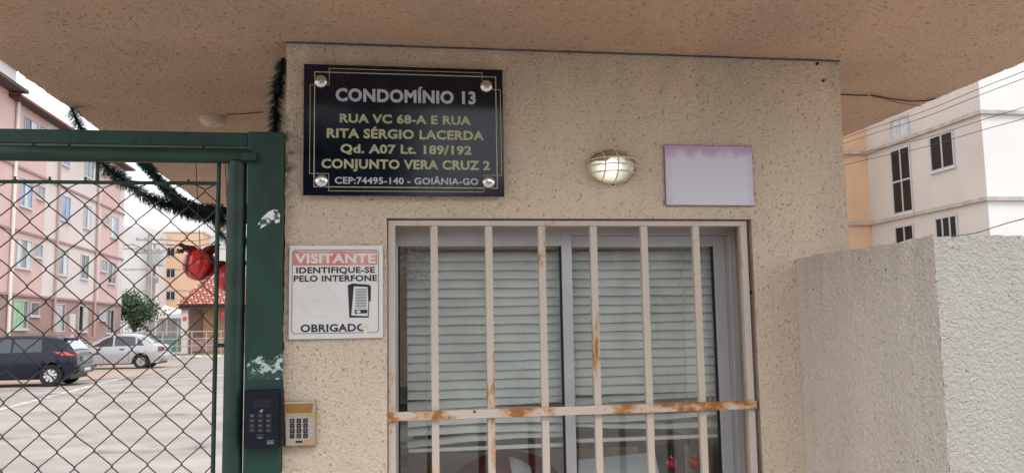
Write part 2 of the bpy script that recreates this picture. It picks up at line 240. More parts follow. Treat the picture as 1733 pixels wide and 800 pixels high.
# ------------------------------------------------------------------ mesh helpers
class MB:
    def __init__(s): s.v = []; s.f = []
    def add(s, vs, fs):
        o = len(s.v); s.v += [tuple(v) for v in vs]; s.f += [tuple(i+o for i in f) for f in fs]; return s
    def box(s, x0, x1, y0, y1, z0, z1):
        x0, x1 = sorted((x0, x1)); y0, y1 = sorted((y0, y1)); z0, z1 = sorted((z0, z1))
        return s.add([(x0,y0,z0),(x1,y0,z0),(x1,y1,z0),(x0,y1,z0),(x0,y0,z1),(x1,y0,z1),(x1,y1,z1),(x0,y1,z1)],
                     [(0,3,2,1),(4,5,6,7),(0,1,5,4),(1,2,6,5),(2,3,7,6),(3,0,4,7)])
    def tube(s, pts, r, n=8, cap=True):
        pts = [Vector(p) for p in pts]; rings = []
        rs = r if isinstance(r, (list, tuple)) else [r]*len(pts)
        d0 = (pts[1]-pts[0]).normalized(); up = Vector((0, 0, 1)) if abs(d0.z) < .9 else Vector((1, 0, 0))
        a = d0.cross(up).normalized()
        for i, p in enumerate(pts):
            d = (pts[min(i+1, len(pts)-1)]-pts[max(i-1, 0)]).normalized()
            a = (a-d*a.dot(d)).normalized(); b = d.cross(a)
            rings.append([p+(a*math.cos(2*math.pi*k/n)+b*math.sin(2*math.pi*k/n))*rs[i] for k in range(n)])
        vs = [v for rg in rings for v in rg]; fs = []
        for i in range(len(pts)-1):
            for k in range(n): fs.append((i*n+k, i*n+(k+1) % n, (i+1)*n+(k+1) % n, (i+1)*n+k))
        if cap: fs.append(tuple(range(n))[::-1]); fs.append(tuple((len(pts)-1)*n+k for k in range(n)))
        return s.add(vs, fs)
    def prism(s, pts, y0, y1):          # polygon in XZ, extruded along Y
        n = len(pts); vs = [(p[0], y0, p[1]) for p in pts]+[(p[0], y1, p[1]) for p in pts]
        fs = [tuple(range(n)), tuple(range(2*n-1, n-1, -1))]+[(i, i+n, (i+1) % n+n, (i+1) % n) for i in range(n)]
        return s.add(vs, fs)
    def prismx(s, pts, x0, x1):         # polygon in YZ, extruded along X
        n = len(pts); vs = [(x0, p[0], p[1]) for p in pts]+[(x1, p[0], p[1]) for p in pts]
        fs = [tuple(range(n))[::-1], tuple(range(n, 2*n))]+[(i, (i+1) % n, (i+1) % n+n, i+n) for i in range(n)]
        return s.add(vs, fs)
    def lathe(s, prof, c, axis='y', n=24, sx=1, sz=1):   # prof: (radius, offset along axis)
        vs = []; fs = []
        for r_, d in prof:
            for k in range(n):
                a = 2*math.pi*k/n; u, w = r_*math.cos(a)*sx, r_*math.sin(a)*sz
                vs.append((c[0]+u, c[1]+d, c[2]+w) if axis == 'y' else (c[0]+u, c[1]+w, c[2]+d) if axis == 'z' else (c[0]+d, c[1]+u, c[2]+w))
        for i in range(len(prof)-1):
            for k in range(n): fs.append((i*n+k, i*n+(k+1) % n, (i+1)*n+(k+1) % n, (i+1)*n+k))
        fs.append(tuple(range(n))[::-1]); fs.append(tuple((len(prof)-1)*n+k for k in range(n)))
        return s.add(vs, fs)
    def mesh(s, name):
        me = bpy.data.meshes.new(name); me.from_pydata(s.v, [], s.f); me.validate()
        import bmesh
        bm = bmesh.new(); bm.from_mesh(me); bmesh.ops.recalc_face_normals(bm, faces=bm.faces); bm.to_mesh(me); bm.free(); return me
    def build(s, name, m, parent=None, bev=0, smooth=0, **p):
        me = s.mesh(name); o = link(name, me, m, parent, **p)
        if bev:
            b = o.modifiers.new('bevel', 'BEVEL'); b.width = bev; b.segments = 2; b.limit_method = 'ANGLE'
        if smooth: shade(me, smooth)
        return o
def shade(me, ang):
    me.polygons.foreach_set('use_smooth', [True]*len(me.polygons)); me.update()
    try: me.set_sharp_from_angle(angle=R(ang))
    except Exception: pass
def link(name, me, m, parent=None, **p):
    o = bpy.data.objects.new(name, me); COL.objects.link(o)
    if m is not None and me is not None and not me.materials: me.materials.append(M[m] if isinstance(m, str) else m)
    if parent is not None: o.parent = parent; o.matrix_parent_inverse = Matrix.Translation(-parent.location) if parent.parent is None else Matrix()
    for k, v in p.items(): o[k] = v
    return o
def thing(name, label, cat, loc=(0, 0, 0), group=None):
    o = bpy.data.objects.new(name, None); COL.objects.link(o); o.location = loc; o.empty_display_size = .1
    o['label'] = label; o['category'] = cat
    if group: o['group'] = group
    return o
def tagd(o, label, cat, group=None):
    o['label'] = label; o['category'] = cat
    if group: o['group'] = group
    return o
def structure(o): o['kind'] = 'structure'; return o

def text(s, p0, p1, cap, yplane, m, parent, name='lettering', bold=.02, thick=.0006, zc=None):
    """a line of lettering whose middle runs from photo pixel p0 to p1 on the plane y=yplane; cap = capital height in metres"""
    a, b = at(*p0, y=yplane), at(*p1, y=yplane)
    return text_w(s, a.x, b.x, (a.z+b.z)/2, cap, yplane, m, parent, name, bold, thick)
def text_w(s, x0, x1, zc, cap, yplane, m, parent, name='lettering', bold=.02, thick=.0006):
    def conv(t):
        c = bpy.data.curves.new('lettering', 'FONT'); c.body = t; c.size = 1; c.offset = bold; c.space_character = 1.06 if len(t) > 2 else 1; c.resolution_u = 3
        c.extrude = .001
        o = bpy.data.objects.new('lettering', c); COL.objects.link(o); dg = bpy.context.evaluated_depsgraph_get()
        me = bpy.data.meshes.new_from_object(o.evaluated_get(dg)); bpy.data.objects.remove(o); bpy.data.curves.remove(c); return me
    me = conv(s); v = np.empty(len(me.vertices)*3); me.vertices.foreach_get('co', v); v = v.reshape(-1, 3)
    h = conv('H'); hv = np.empty(len(h.vertices)*3); h.vertices.foreach_get('co', hv); hv = hv.reshape(-1, 3); h0, h1 = hv[:, 1].min(), hv[:, 1].max()
    bpy.data.meshes.remove(h)
    n = np.empty_like(v)
    n[:, 0] = x0+(v[:, 0]-v[:, 0].min())/(v[:, 0].max()-v[:, 0].min())*(x1-x0)
    n[:, 2] = zc+((v[:, 1]-h0)/(h1-h0)-.5)*cap
    n[:, 1] = yplane-(v[:, 2]+.001)/.002*thick
    me.vertices.foreach_set('co', n.ravel()); me.update(); me.materials.clear(); me.name = name
    return link(name, me, m, parent)

def grid(name, origin, u, v, nu, nv, m, parent, hole=None, edge=0, ragged=()):
    """a dense sheet so the stucco displacement is real relief; u x v gives the outward normal; ragged: which borders get broken edges"""
    U = np.linspace(0, 1, nu+1); V = np.linspace(0, 1, nv+1); uu, vv = np.meshgrid(U, V, indexing='ij')
    o = np.array(origin); u = np.array(u, float); v = np.array(v, float)
    du = np.zeros_like(uu); dv = np.zeros_like(vv)
    def rag(n, L, k):
        s = np.linspace(0, L, n); x = np.zeros(n)
        for f, a in ((9, .5), (31, .35), (80, .25)):
            x += a*np.interp(s, np.linspace(0, L, max(2, int(L*f))), rng.standard_normal(max(2, int(L*f))))
        return x*k
    lu, lv = np.linalg.norm(u), np.linalg.norm(v)
    if 'u0' in ragged: du[0, :] = rag(nv+1, lv, edge)/lu
    if 'u1' in ragged: du[-1, :] = rag(nv+1, lv, edge)/lu
    if 'v1' in ragged: dv[:, -1] = rag(nu+1, lu, edge)/lv
    if 'v0' in ragged: dv[:, 0] = rag(nu+1, lu, edge)/lv
    P = o+(uu+du)[..., None]*u+(vv+dv)[..., None]*v
    idx = np.arange((nu+1)*(nv+1)).reshape(nu+1, nv+1)
    q = np.stack([idx[:-1, :-1], idx[1:, :-1], idx[1:, 1:], idx[:-1, 1:]], -1)
    keep = np.ones((nu, nv), bool)
    if hole: keep[hole[0]:hole[1], hole[2]:hole[3]] = False
    q = q[keep].reshape(-1, 4)
    me = bpy.data.meshes.new(name); me.vertices.add(P.size//3); me.vertices.foreach_set('co', P.reshape(-1).astype(np.float32))
    me.loops.add(q.size); me.loops.foreach_set('vertex_index', q.ravel().astype(np.int32))
    me.polygons.add(len(q)); me.polygons.foreach_set('loop_start', np.arange(0, q.size, 4, dtype=np.int32)); me.polygons.foreach_set('loop_total', np.full(len(q), 4, np.int32))
    me.polygons.foreach_set('use_smooth', np.ones(len(q), bool)); me.update(calc_edges=True)
    return link(name, me, m, parent)

# ================================================================== GROUND
D = 2.6; ZT = 2.327               # gatehouse wall plane, underside of the canopy
structure(MB().add([(-600, -300, 0), (600, -300, 0), (600, 900, 0), (-600, 900, 0)], [(0, 1, 2, 3)]).build('ground', 'ground'))
def sheet(name, pts, m, z): return structure(MB().add([(p[0], p[1], z) for p in pts], [tuple(range(len(pts)))]).build(name, m))
# worn painted line across the parking lot, dust stain
def gp(px, py): q = at(px, py, z=0); return (q.x, q.y)
def line(a, b, w, n=1):
    A, B = Vector(gp(*a)), Vector(gp(*b)); d = (B-A).normalized(); s = Vector((-d.y, d.x))*w/2
    return [A+s, A-s, B-s, B+s]
sheet('painted_line', line((-60, 708), (215, 637), .16), 'paint', .004)
sheet('painted_line', line((290, 643), (330, 638), .16), 'paint', .004)
sheet('painted_line', line((215, 637), (300, 617), .14), 'paint', .008)
sheet('dust_patch', [gp(10, 655), gp(240, 636), gp(330, 612), gp(150, 612), gp(-60, 640)], 'stain', .012)

oil = mat('oil_stain', (.12, .11, .10), .6); _n = oil.node_tree; _b = _n.nodes['Principled BSDF']; _t = _n.nodes.new('ShaderNodeTexCoord'); _x = _n.nodes.new('ShaderNodeTexNoise'); _x.inputs['Scale'].default_value = 1.7; _x.inputs['Detail'].default_value = 7
_r = _n.nodes.new('ShaderNodeMapRange'); _r.inputs['From Min'].default_value = .5; _r.inputs['From Max'].default_value = .68; _r.inputs['To Max'].default_value = .5; _n.links.new(_t.outputs['Object'], _x.inputs['Vector']); _n.links.new(_x.outputs['Fac'], _r.inputs['Value']); _n.links.new(_r.outputs[0], _b.inputs['Alpha'])
for k, (px, py, w_) in enumerate(((90, 668, 1.2), (235, 640, 1.0), (330, 700, .5), (60, 740, .4), (250, 760, .35))):
    c = gp(px, py); structure(MB().add([(c[0]+w_*2*math.cos(a/16*6.283)*(1+.2*math.sin(a*2.1)), c[1]+w_*math.sin(a/16*6.283), .016+k*.001) for a in range(16)], [tuple(range(16))]).build('oil_stain', oil))

# ================================================================== GATEHOUSE
gh = thing('gatehouse', 'beige rough plastered gatehouse wall with barred window under a broad canopy', 'gatehouse', (.64, 2.6, 0))
X0, X1 = -.272, 1.545
wx0, wx1, wz1, wz0 = .028, 1.205, 1.785, .80
cell = .0045
nu = int(round((X1-X0)/cell)); zb = .35; nv = int(round((ZT-zb)/cell))
hu0, hu1 = round((wx0-X0)/(X1-X0)*nu), round((wx1-X0)/(X1-X0)*nu); hv0, hv1 = round((wz0-zb)/(ZT-zb)*nv), round((wz1-zb)/(ZT-zb)*nv)
grid('front_wall', (X0, D, zb), (X1-X0, 0, 0), (0, 0, ZT-zb), nu, nv, 'wall', gh, (hu0, hu1, hv0, hv1), .0022, ('u0', 'u1'))
WT = .16  # wall thickness
w = MB(); w.box(X0+.004, X1-.004, D+.004, D+WT, 0, zb)
w.box(X0+.004, wx0, D+.008, D+WT, zb, ZT-.01); w.box(wx1, X1-.004, D+.008, D+WT, zb, ZT-.01); w.box(wx0, wx1, D+.008, D+WT, wz1, ZT-.01); w.box(wx0, wx1, D+.008, D+WT, zb, wz0)
w.build('wall_core', 'reveal', gh)
s = MB(); s.box(X0+.004, X0+.14, D+WT, 5.2, 0, 1.0); s.box(X0+.004, X0+.14, D+WT, 5.2, 1.95, ZT-.01); s.box(X0+.004, X0+.14, D+WT, 3.1, 1.0, 1.95); s.box(X0+.004, X0+.14, 4.9, 5.2, 1.0, 1.95); s.box(X1-.14, X1-.004, D+WT, 5.2, 0, ZT-.01); s.box(X0+.14, X1-.14, 5.2, 5.34, 0, ZT-.01)  # unseen opening in the left side added to let light into the room
s.build('side_wall', 'wall', gh)
MB().box(X0+.14, X1-.14, D+WT, 5.2, 0, .03).build('room_floor', 'room', gh)
# canopy: dense ragged soffit sheet plus slab above
CX0, CX1, CY0, CY1 = -1.185, 2.205, 1.80, 6.12
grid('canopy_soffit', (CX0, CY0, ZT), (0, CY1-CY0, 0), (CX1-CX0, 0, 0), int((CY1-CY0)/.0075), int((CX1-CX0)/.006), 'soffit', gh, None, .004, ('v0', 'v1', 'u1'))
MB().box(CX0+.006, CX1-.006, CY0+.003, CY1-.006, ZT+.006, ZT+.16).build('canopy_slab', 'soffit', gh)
# thin dark tube standing in for the shadow gap between wall and soffit
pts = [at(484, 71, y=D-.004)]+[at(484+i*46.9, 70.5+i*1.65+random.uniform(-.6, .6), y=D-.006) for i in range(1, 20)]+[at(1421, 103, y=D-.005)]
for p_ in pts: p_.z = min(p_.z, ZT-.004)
MB().tube(pts, .0024, 6).build('shadow_gap_line', 'greyline', gh, smooth=60)
for q in ((1383, 108), (1393, 137)):
    p_ = at(*q, y=D-.002); MB().lathe([(.0045, -.004), (.0045, .01)], p_, 'y', 10).build('nail', 'cable', gh)

# ------------------------------------------------------------------ window: aluminium frame, two sashes, panes
YW = 2.735
win = MB()
win.box(wx0, wx1, YW, YW+.07, wz1-.035, wz1); win.box(wx0, wx0+.022, YW, YW+.07, wz0, wz1-.035); win.box(wx1-.024, wx1, YW, YW+.07, wz0, wz1-.035); win.box(wx0, wx1, YW-.01, YW+.07, wz0-.03, wz0+.02)
window = win.build('window', 'aluw', gh, bev=.002)
def sash(x0, x1, y, st0, st1, top=.05):
    f = MB(); f.box(x0, x0+st0, y, y+.026, wz0+.02, wz1-.035); f.box(x1-st1, x1, y, y+.026, wz0+.02, wz1-.035)
    f.box(x0+st0, x1-st1, y+.001, y+.025, wz1-.035-top, wz1-.035); f.box(x0+st0, x1-st1, y+.001, y+.025, wz0+.02, wz0+.07)
    f.build('sash_frame', 'alu', window, bev=.0015)
    g = MB(); e = .004; g.box(x0+st0-e, x0+st0+.006, y+.008, y+.018, wz0+.07, wz1-.035-top); g.build('gasket', 'gasket', window)
    MB().box(x1-st1-.006, x1-st1+e, y+.008, y+.018, wz0+.07, wz1-.035-top).build('gasket', 'gasket', window)
    MB().box(x0+st0, x1-st1, y+.011, y+.014, wz0+.07, wz1-.035-top).build('pane', 'glass', window)
xc = at(962, 600, y=YW+.01).x
sash(wx0+.022, xc+.018, YW+.005, .016, .034, .036); sash(xc-.005, wx1-.024, YW+.036, .012, .040, .036)
# strip of old tape and dirt stuck on the left pane
q0, q1 = at(672, 400, y=YW+.012), at(724, 476, y=YW+.012)
dm = mat('tape_residue', (.30, .31, .32), .6); n_ = dm.node_tree; bb = n_.nodes['Principled BSDF']
tt = n_.nodes.new('ShaderNodeTexCoord'); nn = n_.nodes.new('ShaderNodeTexNoise'); nn.inputs['Scale'].default_value = 75; nn.inputs['Detail'].default_value = 5; nn.inputs['Distortion'].default_value = 1.5
rr = n_.nodes.new('ShaderNodeMapRange'); rr.inputs['From Min'].default_value = .5; rr.inputs['From Max'].default_value = .62; rr.inputs['To Max'].default_value = .8
n_.links.new(tt.outputs['Object'], nn.inputs['Vector']); n_.links.new(nn.outputs['Fac'], rr.inputs['Value']); n_.links.new(rr.outputs[0], bb.inputs['Alpha'])
tp = MB()
outl = [(q0.x+(q1.x-q0.x)*a, q1.z+(q0.z-q1.z)*b) for a, b in ((0, 1), (1, 1), (.98, .5), (1, .12), (.8, .1), (.55, 0), (.2, .02), (.06, .1), (.08, .4), (0, .6))]
tp.prism(outl, YW+.0145, YW+.0155).build('tape_residue', dm, window)

# ------------------------------------------------------------------ grille
gr = thing('window_grille', 'rusty cream painted iron bars over the gatehouse window', 'window grille', (.62, 2.62, 1.3))
YG = 2.612
fr = MB(); gx0, gx1, gzt = at(657, 600, y=YG).x, at(1266, 430, y=YG).x, at(900, 374, y=YG).z
gzt = wz1-.004
fr.box(gx0, gx1, YG, YG+.024, gzt-.016, gzt); fr.build('top_bar', 'bar', gr, bev=.001)
MB().box(gx0, gx0+.022, YG+.0005, YG+.0235, .85, gzt-.016).build('frame_bar', 'bar', gr, bev=.0015)
MB().box(gx1-.022, gx1, YG+.0005, YG+.0235, .85, gzt-.016).build('frame_bar', 'bar', gr, bev=.0015)
for px in (735, 828, 918, 1006, 1092, 1180):
    x_ = at(px, 430, y=YG).x
    MB().box(x_-.0112, x_+.0112, YG+.003, YG+.021, .85, gzt-.016).build('bar', 'barr' if px in (735, 828, 1006) else 'bar', gr, bev=.0015)
rz = at(970, 694, y=YG).z
rl = MB(); rl.box(gx0-.001, gx1+.001, YG-.012, YG-.0005, rz-.013, rz+.013); rl.build('cross_rail', 'rail', gr, bev=.0012, label='flat cross rail streaked with orange rust')
MB().box(gx0, gx1, YG-.012, YG-.0005, .86, .885).build('cross_rail', 'rail', gr, bev=.0012)
p_ = at(803, 696, y=YG-.0125); MB().lathe([(.004, -.001), (.003, .001)], p_, 'y', 8).build('rivet', 'cable', gr)
for q in ((1263, 494), (1273, 494)):
    p_ = at(*q, y=YG+.01); MB().lathe([(.005, -.012), (.005, .012)], (min(p_.x, gx1+.003), YG+.012, p_.z), 'x', 8).build('screw', 'cable', gr)

# ------------------------------------------------------------------ blinds
def blind(x0, x1, label, bottom, lo_tilt, seed, y=2.81, missing=()):
    rnd = random.Random(seed)
    b = thing('venetian_blind', label, 'venetian blind', ((x0+x1)/2, y, wz1-.06), 'venetian blinds inside the window')
    MB().box(x0, x1, y-.02, y+.02, wz1-.075, wz1-.03).build('head_rail', 'aluw', b)
    z = wz1-.10; i = 0; pitch = .0297
    n = int((z-bottom)/pitch)
    L = x1-x0
    for i in range(n+1):
        zz = z-i*pitch; low = max(0, (1.235-zz)/.18)
        tilt = R(63+rnd.uniform(-2, 2)) if low <= 0 else R(68-lo_tilt*min(1, .45+low)+rnd.uniform(-14, 12))
        sag = rnd.uniform(-.001, .001) + (rnd.uniform(-.016, .012)*min(1, low*1.2) if low > 0 else 0)
        sl_ = (rnd.uniform(-.028, .018) if low > 0 else rnd.uniform(-.0015, .0015))
        vs = []; fs = []; ns = 10; nc = 4; hw = .0178
        for a in range(ns+1):
            t = a/ns; xx = x0+L*t; zc = zz+sag*math.sin(math.pi*t)+sl_*(t-.5)+.0008*math.sin(t*19+i)
            for c in range(nc+1):
                s_ = (c/nc-.5)*2; bow = .0042*(1-s_*s_)
                dy, dz = -math.cos(tilt)*s_*hw-math.sin(tilt)*bow, -math.sin(tilt)*s_*hw+math.cos(tilt)*bow
                vs.append((xx, y+dy, zc+dz))
        for a in range(ns):
            for c in range(nc): k = a*(nc+1)+c; fs.append((k, k+1, k+nc+2, k+nc+1))
        me = bpy.data.meshes.new('slat'); me.from_pydata(vs, [], fs); o = link('slat', me, 'slat', b)
        me.polygons.foreach_set('use_smooth', [True]*len(me.polygons))
    for t in (.12, .5, .88):
        xx = x0+L*t; MB().box(xx-.001, xx+.001, y-.019, y-.018, bottom-.01, wz1-.07).build('ladder_cord', 'cord', b)
    MB().box(x0+.002, x1-.002, y-.012, y+.012, bottom-.028, bottom-.016).build('bottom_rail', 'slat', b, bev=.003)
    return b
def bx(px, y): return at(px, 560, y=y).x
bl = blind(bx(689, 2.81), bx(950, 2.81), 'pale closed venetian blind behind the left window pane', 1.085, 30, 3)
br = blind(bx(970, 2.812), bx(1224, 2.812), 'pale venetian blind with loose lower slats behind the right pane', 1.095, 38, 8, y=2.812)
wd = at(1152, 400, y=2.79); wd2 = at(1160, 660, y=2.79)
MB().tube([wd, (wd.x+.004, 2.79, 1.6), (wd2.x, 2.79, wd2.z), (wd2.x+.006, 2.79, 1.18)], .0016, 6).build('tilt_wand', 'cord', br)
# room contents
dk = thing('desk', 'grey desk inside the gatehouse behind the blinds', 'desk', (.5, 3.5, 0))
MB().box(.0, 1.2, 3.22, 3.8, .99, 1.02).build('desk_top', 'desk', dk, bev=.003)
for x_ in (.03, 1.15): MB().box(x_, x_+.03, 3.24, 3.76, .03, .99).build('panel', 'desk', dk)
ch = thing('desk_chair', 'maroon padded chair seen under the left blind', 'chair', (.48, 3.06, 0))
q_ = at(858, 764, y=2.98); cx0_, ct_ = q_.x, q_.z
cb = MB(); ring = []
for i in range(15):
    for j in range(9):
        u_, v_ = i/14*2-1, j/8*2-1; ring.append((cx0_+u_*.17*(1-.10*v_*v_), 3.0+.05*u_*u_, ct_-.19+v_*.19*(1-.30*u_*u_*u_*u_)-(.03*u_*u_)))
cb.add(ring, [(i*9+j, i*9+j+1, (i+1)*9+j+1, (i+1)*9+j) for i in range(14) for j in range(8)])
o = cb.build('backrest', 'maroon', ch, smooth=60); md = o.modifiers.new('solid', 'SOLIDIFY'); md.thickness = .05
MB().box(cx0_-.2, cx0_+.2, 3.0, 3.2, .42, .49).build('seat', 'maroon', ch, bev=.02); MB().tube([(cx0_, 3.1, .05), (cx0_, 3.1, .43)], .03, 10).build('leg', 'trim', ch)
MB().tube([(cx0_, 3.07, .45), (cx0_, 3.06, .8)], .02, 8).build('back_support', 'trim', ch)
cl_ = MB(); vs = []
a_, b_ = at(872, 800, y=2.93), at(893, 772, y=2.93)
for i in range(9):
    for j in range(6): t_, u_ = i/8, j/5; vs.append((a_.x+(b_.x-a_.x+.03)*t_-.02*u_, 2.925+.006*math.sin(t_*9)+.01*u_, a_.z-.08+(b_.z-a_.z+.08)*u_*(1-.25*t_*t_)))
cl_.add(vs, [(i*6+j, i*6+j+1, (i+1)*6+j+1, (i+1)*6+j) for i in range(8) for j in range(5)]); o = cl_.build('cloth', 'paper', None, smooth=70); md = o.modifiers.new('solid', 'SOLIDIFY'); md.thickness = .003
tagd(o, 'crumpled white cloth hanging over the maroon chair back', 'cloth')
pp = MB(); A_, B_, C_, D_ = at(979, 777, y=2.93), at(1108, 764, y=2.95), at(1122, 830, y=2.88), at(979, 830, y=2.88)
pp.add([A_, B_, C_, D_], [(0, 1, 2, 3)]); o = pp.build('paper_sheet', 'paper', None); md = o.modifiers.new('solid', 'SOLIDIFY'); md.thickness = .002
tagd(o, 'large white paper sheet leaning up behind the right pane, left of the baubles', 'paper')
rb2 = tagd(MB().box(at(668, 795, y=3.3).x, at(690, 795, y=3.3).x, 3.28, 3.36, 1.02, at(680, 788, y=3.3).z).build('red_box', 'red2', None, bev=.004), 'small dark red box on the desk at the window corner on the left', 'box')
mo = thing('monitor', 'small black monitor standing on the desk behind the left pane', 'monitor', (.22, 3.4, 1.01))
MB().box(.06, .40, 3.48, 3.51, 1.07, 1.22).build('screen', 'screen', mo, bev=.004); MB().box(.2, .26, 3.50, 3.53, 1.02, 1.1).build('stand', 'screen', mo); MB().box(.14, .32, 3.43, 3.57, 1.02, 1.032).build('base', 'screen', mo)
for k, (q, r_) in enumerate((((1137, 784), 10.5), ((1178, 782), 11.5))):
    p_ = at(*q, y=2.97); b_ = thing('red_bauble', ['smaller shiny red bauble hanging left of its pair behind the right pane', 'larger shiny red bauble hanging right of its pair behind the right pane'][k], 'bauble', tuple(p_), 'red baubles behind the right window pane')
    rad = r_*2.97/FPX
    MB().lathe([(.0005, -rad)]+[(rad*math.sin(math.pi*i/12), -rad*math.cos(math.pi*i/12)) for i in range(1, 12)]+[(.0005, rad)], p_, 'z', 20).build('ball', 'red', b_, smooth=60)
    MB().lathe([(rad*.25, rad*.95), (rad*.25, rad*1.2)], p_, 'z', 10).build('cap', 'chrome', b_)
    MB().tube([(p_.x, p_.y, p_.z+rad*1.15), (p_.x+.01, p_.y, p_.z+.12), (p_.x+.004, p_.y+.004, wz1-.05)], .0008, 5).build('string', 'cord', b_)

# ------------------------------------------------------------------ low wall on the right
LX, LY, LZ = 1.352, 1.90, 1.655
lw = thing('low_wall', 'grey rough plastered low boundary wall jutting out right of the gatehouse', 'wall', (2.2, 2.2, 0))
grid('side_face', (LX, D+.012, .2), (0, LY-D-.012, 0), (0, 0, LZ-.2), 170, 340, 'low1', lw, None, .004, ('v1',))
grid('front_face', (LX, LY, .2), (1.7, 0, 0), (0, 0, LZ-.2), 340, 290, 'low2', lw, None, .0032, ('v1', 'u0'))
MB().box(LX+.006, 6, LY+.006, D-.004, 0, LZ-.006).build('core', 'low1', lw)
MB().box(1.60, 6, D-.004, D+.02, 0, LZ-.02).build('back_core', 'low1', lw)
MB().prism([(1.515, LZ-.002), (1.535, LZ-.002), (1.53, LZ+.012), (1.52, LZ+.018)], 2.3, 2.32).build('mortar_crumb', 'cornice', lw)

# ================================================================== SIGNS
sg = thing('address_plaque', 'dark glossy condominium address plaque with gold lettering on four chrome caps', 'sign', (.085, 2.58, 2.05))
PX0, PX1, PZ0, PZ1 = -.218, .388, 1.850, 2.251; YP = 2.572
MB().box(PX0, PX1, YP, YP+.006, PZ0, PZ1).build('panel', 'plate', sg, bev=.0008)
yt = YP-.0004
L_ = [("CONDOMÍNIO 13", (568, 160.5), (805, 166), .0405, 'silver', .04),
      ("RUA VC 68-A E RUA", (575, 200.5), (797, 204), .0275, 'gold', .036),
      ("RITA SÉRGIO LACERDA", (553, 226), (819, 229), .029, 'gold', .036),
      ("Qd. A07 Lt. 189/192", (576, 252), (798, 254), .0275, 'gold', .036),
      ("CONJUNTO VERA CRUZ 2", (544, 277), (829, 280), .029, 'gold', .036),
      ("CEP:74495-140 - GOIÂNIA-GO", (566.5, 305.5), (809.5, 307), .0205, 'silver', .028)]
for s_, a, b, c, m_, bo in L_: text(s_, a, b, c, yt, m_, sg, bold=bo)
def stroke(pts, wd, y, closed=False, th=.0006):
    m = MB(); n = len(pts)
    for i in range(n if closed else n-1):
        a, b = Vector(pts[i]), Vector(pts[(i+1) % n]); d = (b-a).normalized(); nn = Vector((-d.y, d.x))*wd/2; a = a-d*wd/2; b = b+d*wd/2
        m.prism([a+nn, a-nn, b-nn, b+nn], y-th-i*.00002, y)
    return m
def pz(px, py, y=YP): q = at(px, py, y=y); return (q.x, q.z)
ix0, ix1, iz0, iz1 = PX0+.032, PX1-.022, PZ0+.026, PZ1-.024
stroke([(ix0, iz0), (ix1, iz0), (ix1, iz1), (ix0, iz1)], .0028, YP, True).build('inner_border', 'gold', sg)
ox0, ox1, oz0, oz1 = PX0+.019, PX1-.008, PZ0+.014, PZ1-.012; nx, nz = .056, .052
stroke([(ox0+nx, oz1), (ox1-nx, oz1), (ox1-nx, oz1-nz), (ox1, oz1-nz), (ox1, oz0+nz), (ox1-nx, oz0+nz), (ox1-nx, oz0), (ox0+nx, oz0), (ox0+nx, oz0+nz), (ox0, oz0+nz), (ox0, oz1-nz), (ox0+nx, oz1-nz)], .0016, YP-.0002, True).build('outer_border', 'gold', sg)
for q in ((543, 138), (823, 146), (544, 306), (827, 308)):
    p_ = at(*q, y=YP-.006)
    MB().lathe([(.006, .036), (.006, .006), (.0195, .005), (.0205, .002), (.0195, -.003), (.016, -.0065), (.008, -.0085), (.001, -.009)], p_, 'y', 28).build('cap', 'chrome', sg, smooth=50)

vs_ = thing('visitor_sign', 'small white visitor notice with faded red heading beside the window', 'sign', (-.12, 2.59, 1.57))
VX0, VX1, VZ0, VZ1 = at(489, 500, y=2.59).x, at(648, 500, y=2.59).x, at(570, 572.5, y=2.59).z, at(570, 415.5, y=2.59).z
YV = 2.589
MB().box(VX0, VX1, YV, YV+.004, VZ0, VZ1).build('panel', 'white', vs_, bev=.001)
def zx(zx_, zy_): q = at(480+zx_/4.211, 400+zy_/4.211, y=YV); return (q.x, q.z)
def rrect(x0, x1, z0, z1, r, n=5):
    out = []
    for cx, cz, a0 in ((x1-r, z1-r, 0), (x0+r, z1-r, 90), (x0+r, z0+r, 180), (x1-r, z0+r, 270)):
        out += [(cx+r*math.cos(R(a0+90*i/n)), cz+r*math.sin(R(a0+90*i/n))) for i in range(n+1)]
    return out
b0, b1 = zx(57, 692), zx(676, 95)
stroke(rrect(b0[0], b1[0], b0[1], b1[1], .009), .0014, YV, True).build('border', 'ink', vs_)
r0, r1 = zx(66, 207), zx(667, 101)
MB().prism(rrect(r0[0], r1[0], r0[1], r1[1], .004), YV-.0004, YV).build('heading_band', 'redband', vs_)
def vt(s_, x0, x1, yc, cap, m_, bo=.02, dy=.0003): 
    a, b = at(480+x0/4.211, 400+yc/4.211, y=YV), at(480+x1/4.211, 400+yc/4.211, y=YV); text_w(s_, a.x, b.x, (a.z+b.z)/2, cap/4.211*.00183, YV-dy, m_, vs_, bold=bo)
vt("VISITANTE", 80, 655, 157, 66, 'white', .035, .0005); vt("IDENTIFIQUE-SE", 90, 650, 239, 42, 'ink', .03); vt("PELO INTERFONE", 72, 665, 298, 42, 'ink', .03); vt("OBRIGADO", 120, 590, 650, 52, 'ink', .03)
def poly(pts, m_, dy, name, par, thick=.0004): MB().prism([zx(*p) for p in pts], YV-dy-thick, YV-dy).build(name, m_, par)
poly([(457, 347), (490, 334), (605, 342), (622, 352), (622, 452), (610, 470), (606, 577), (468, 577)], 'ink', 0, 'intercom_pictogram', vs_)
poly([(500, 355), (598, 360), (604, 470), (600, 566), (482, 562), (492, 460)], 'white', .0005, 'intercom_pictogram', vs_)
lm = MB()
for i in range(13):
    yy = 372+i*11; a, b, c, d = zx(512, yy), zx(592, yy+1), zx(592, yy+5), zx(512, yy+4); lm.prism([a, b, c, d], YV-.0014, YV-.001)
a, b, c, d = zx(508, 520), zx(596, 520), zx(596, 546), zx(508, 550); lm.prism([a, b, c, d], YV-.0014, YV-.001); lm.build('intercom_pictogram', 'ink', vs_)
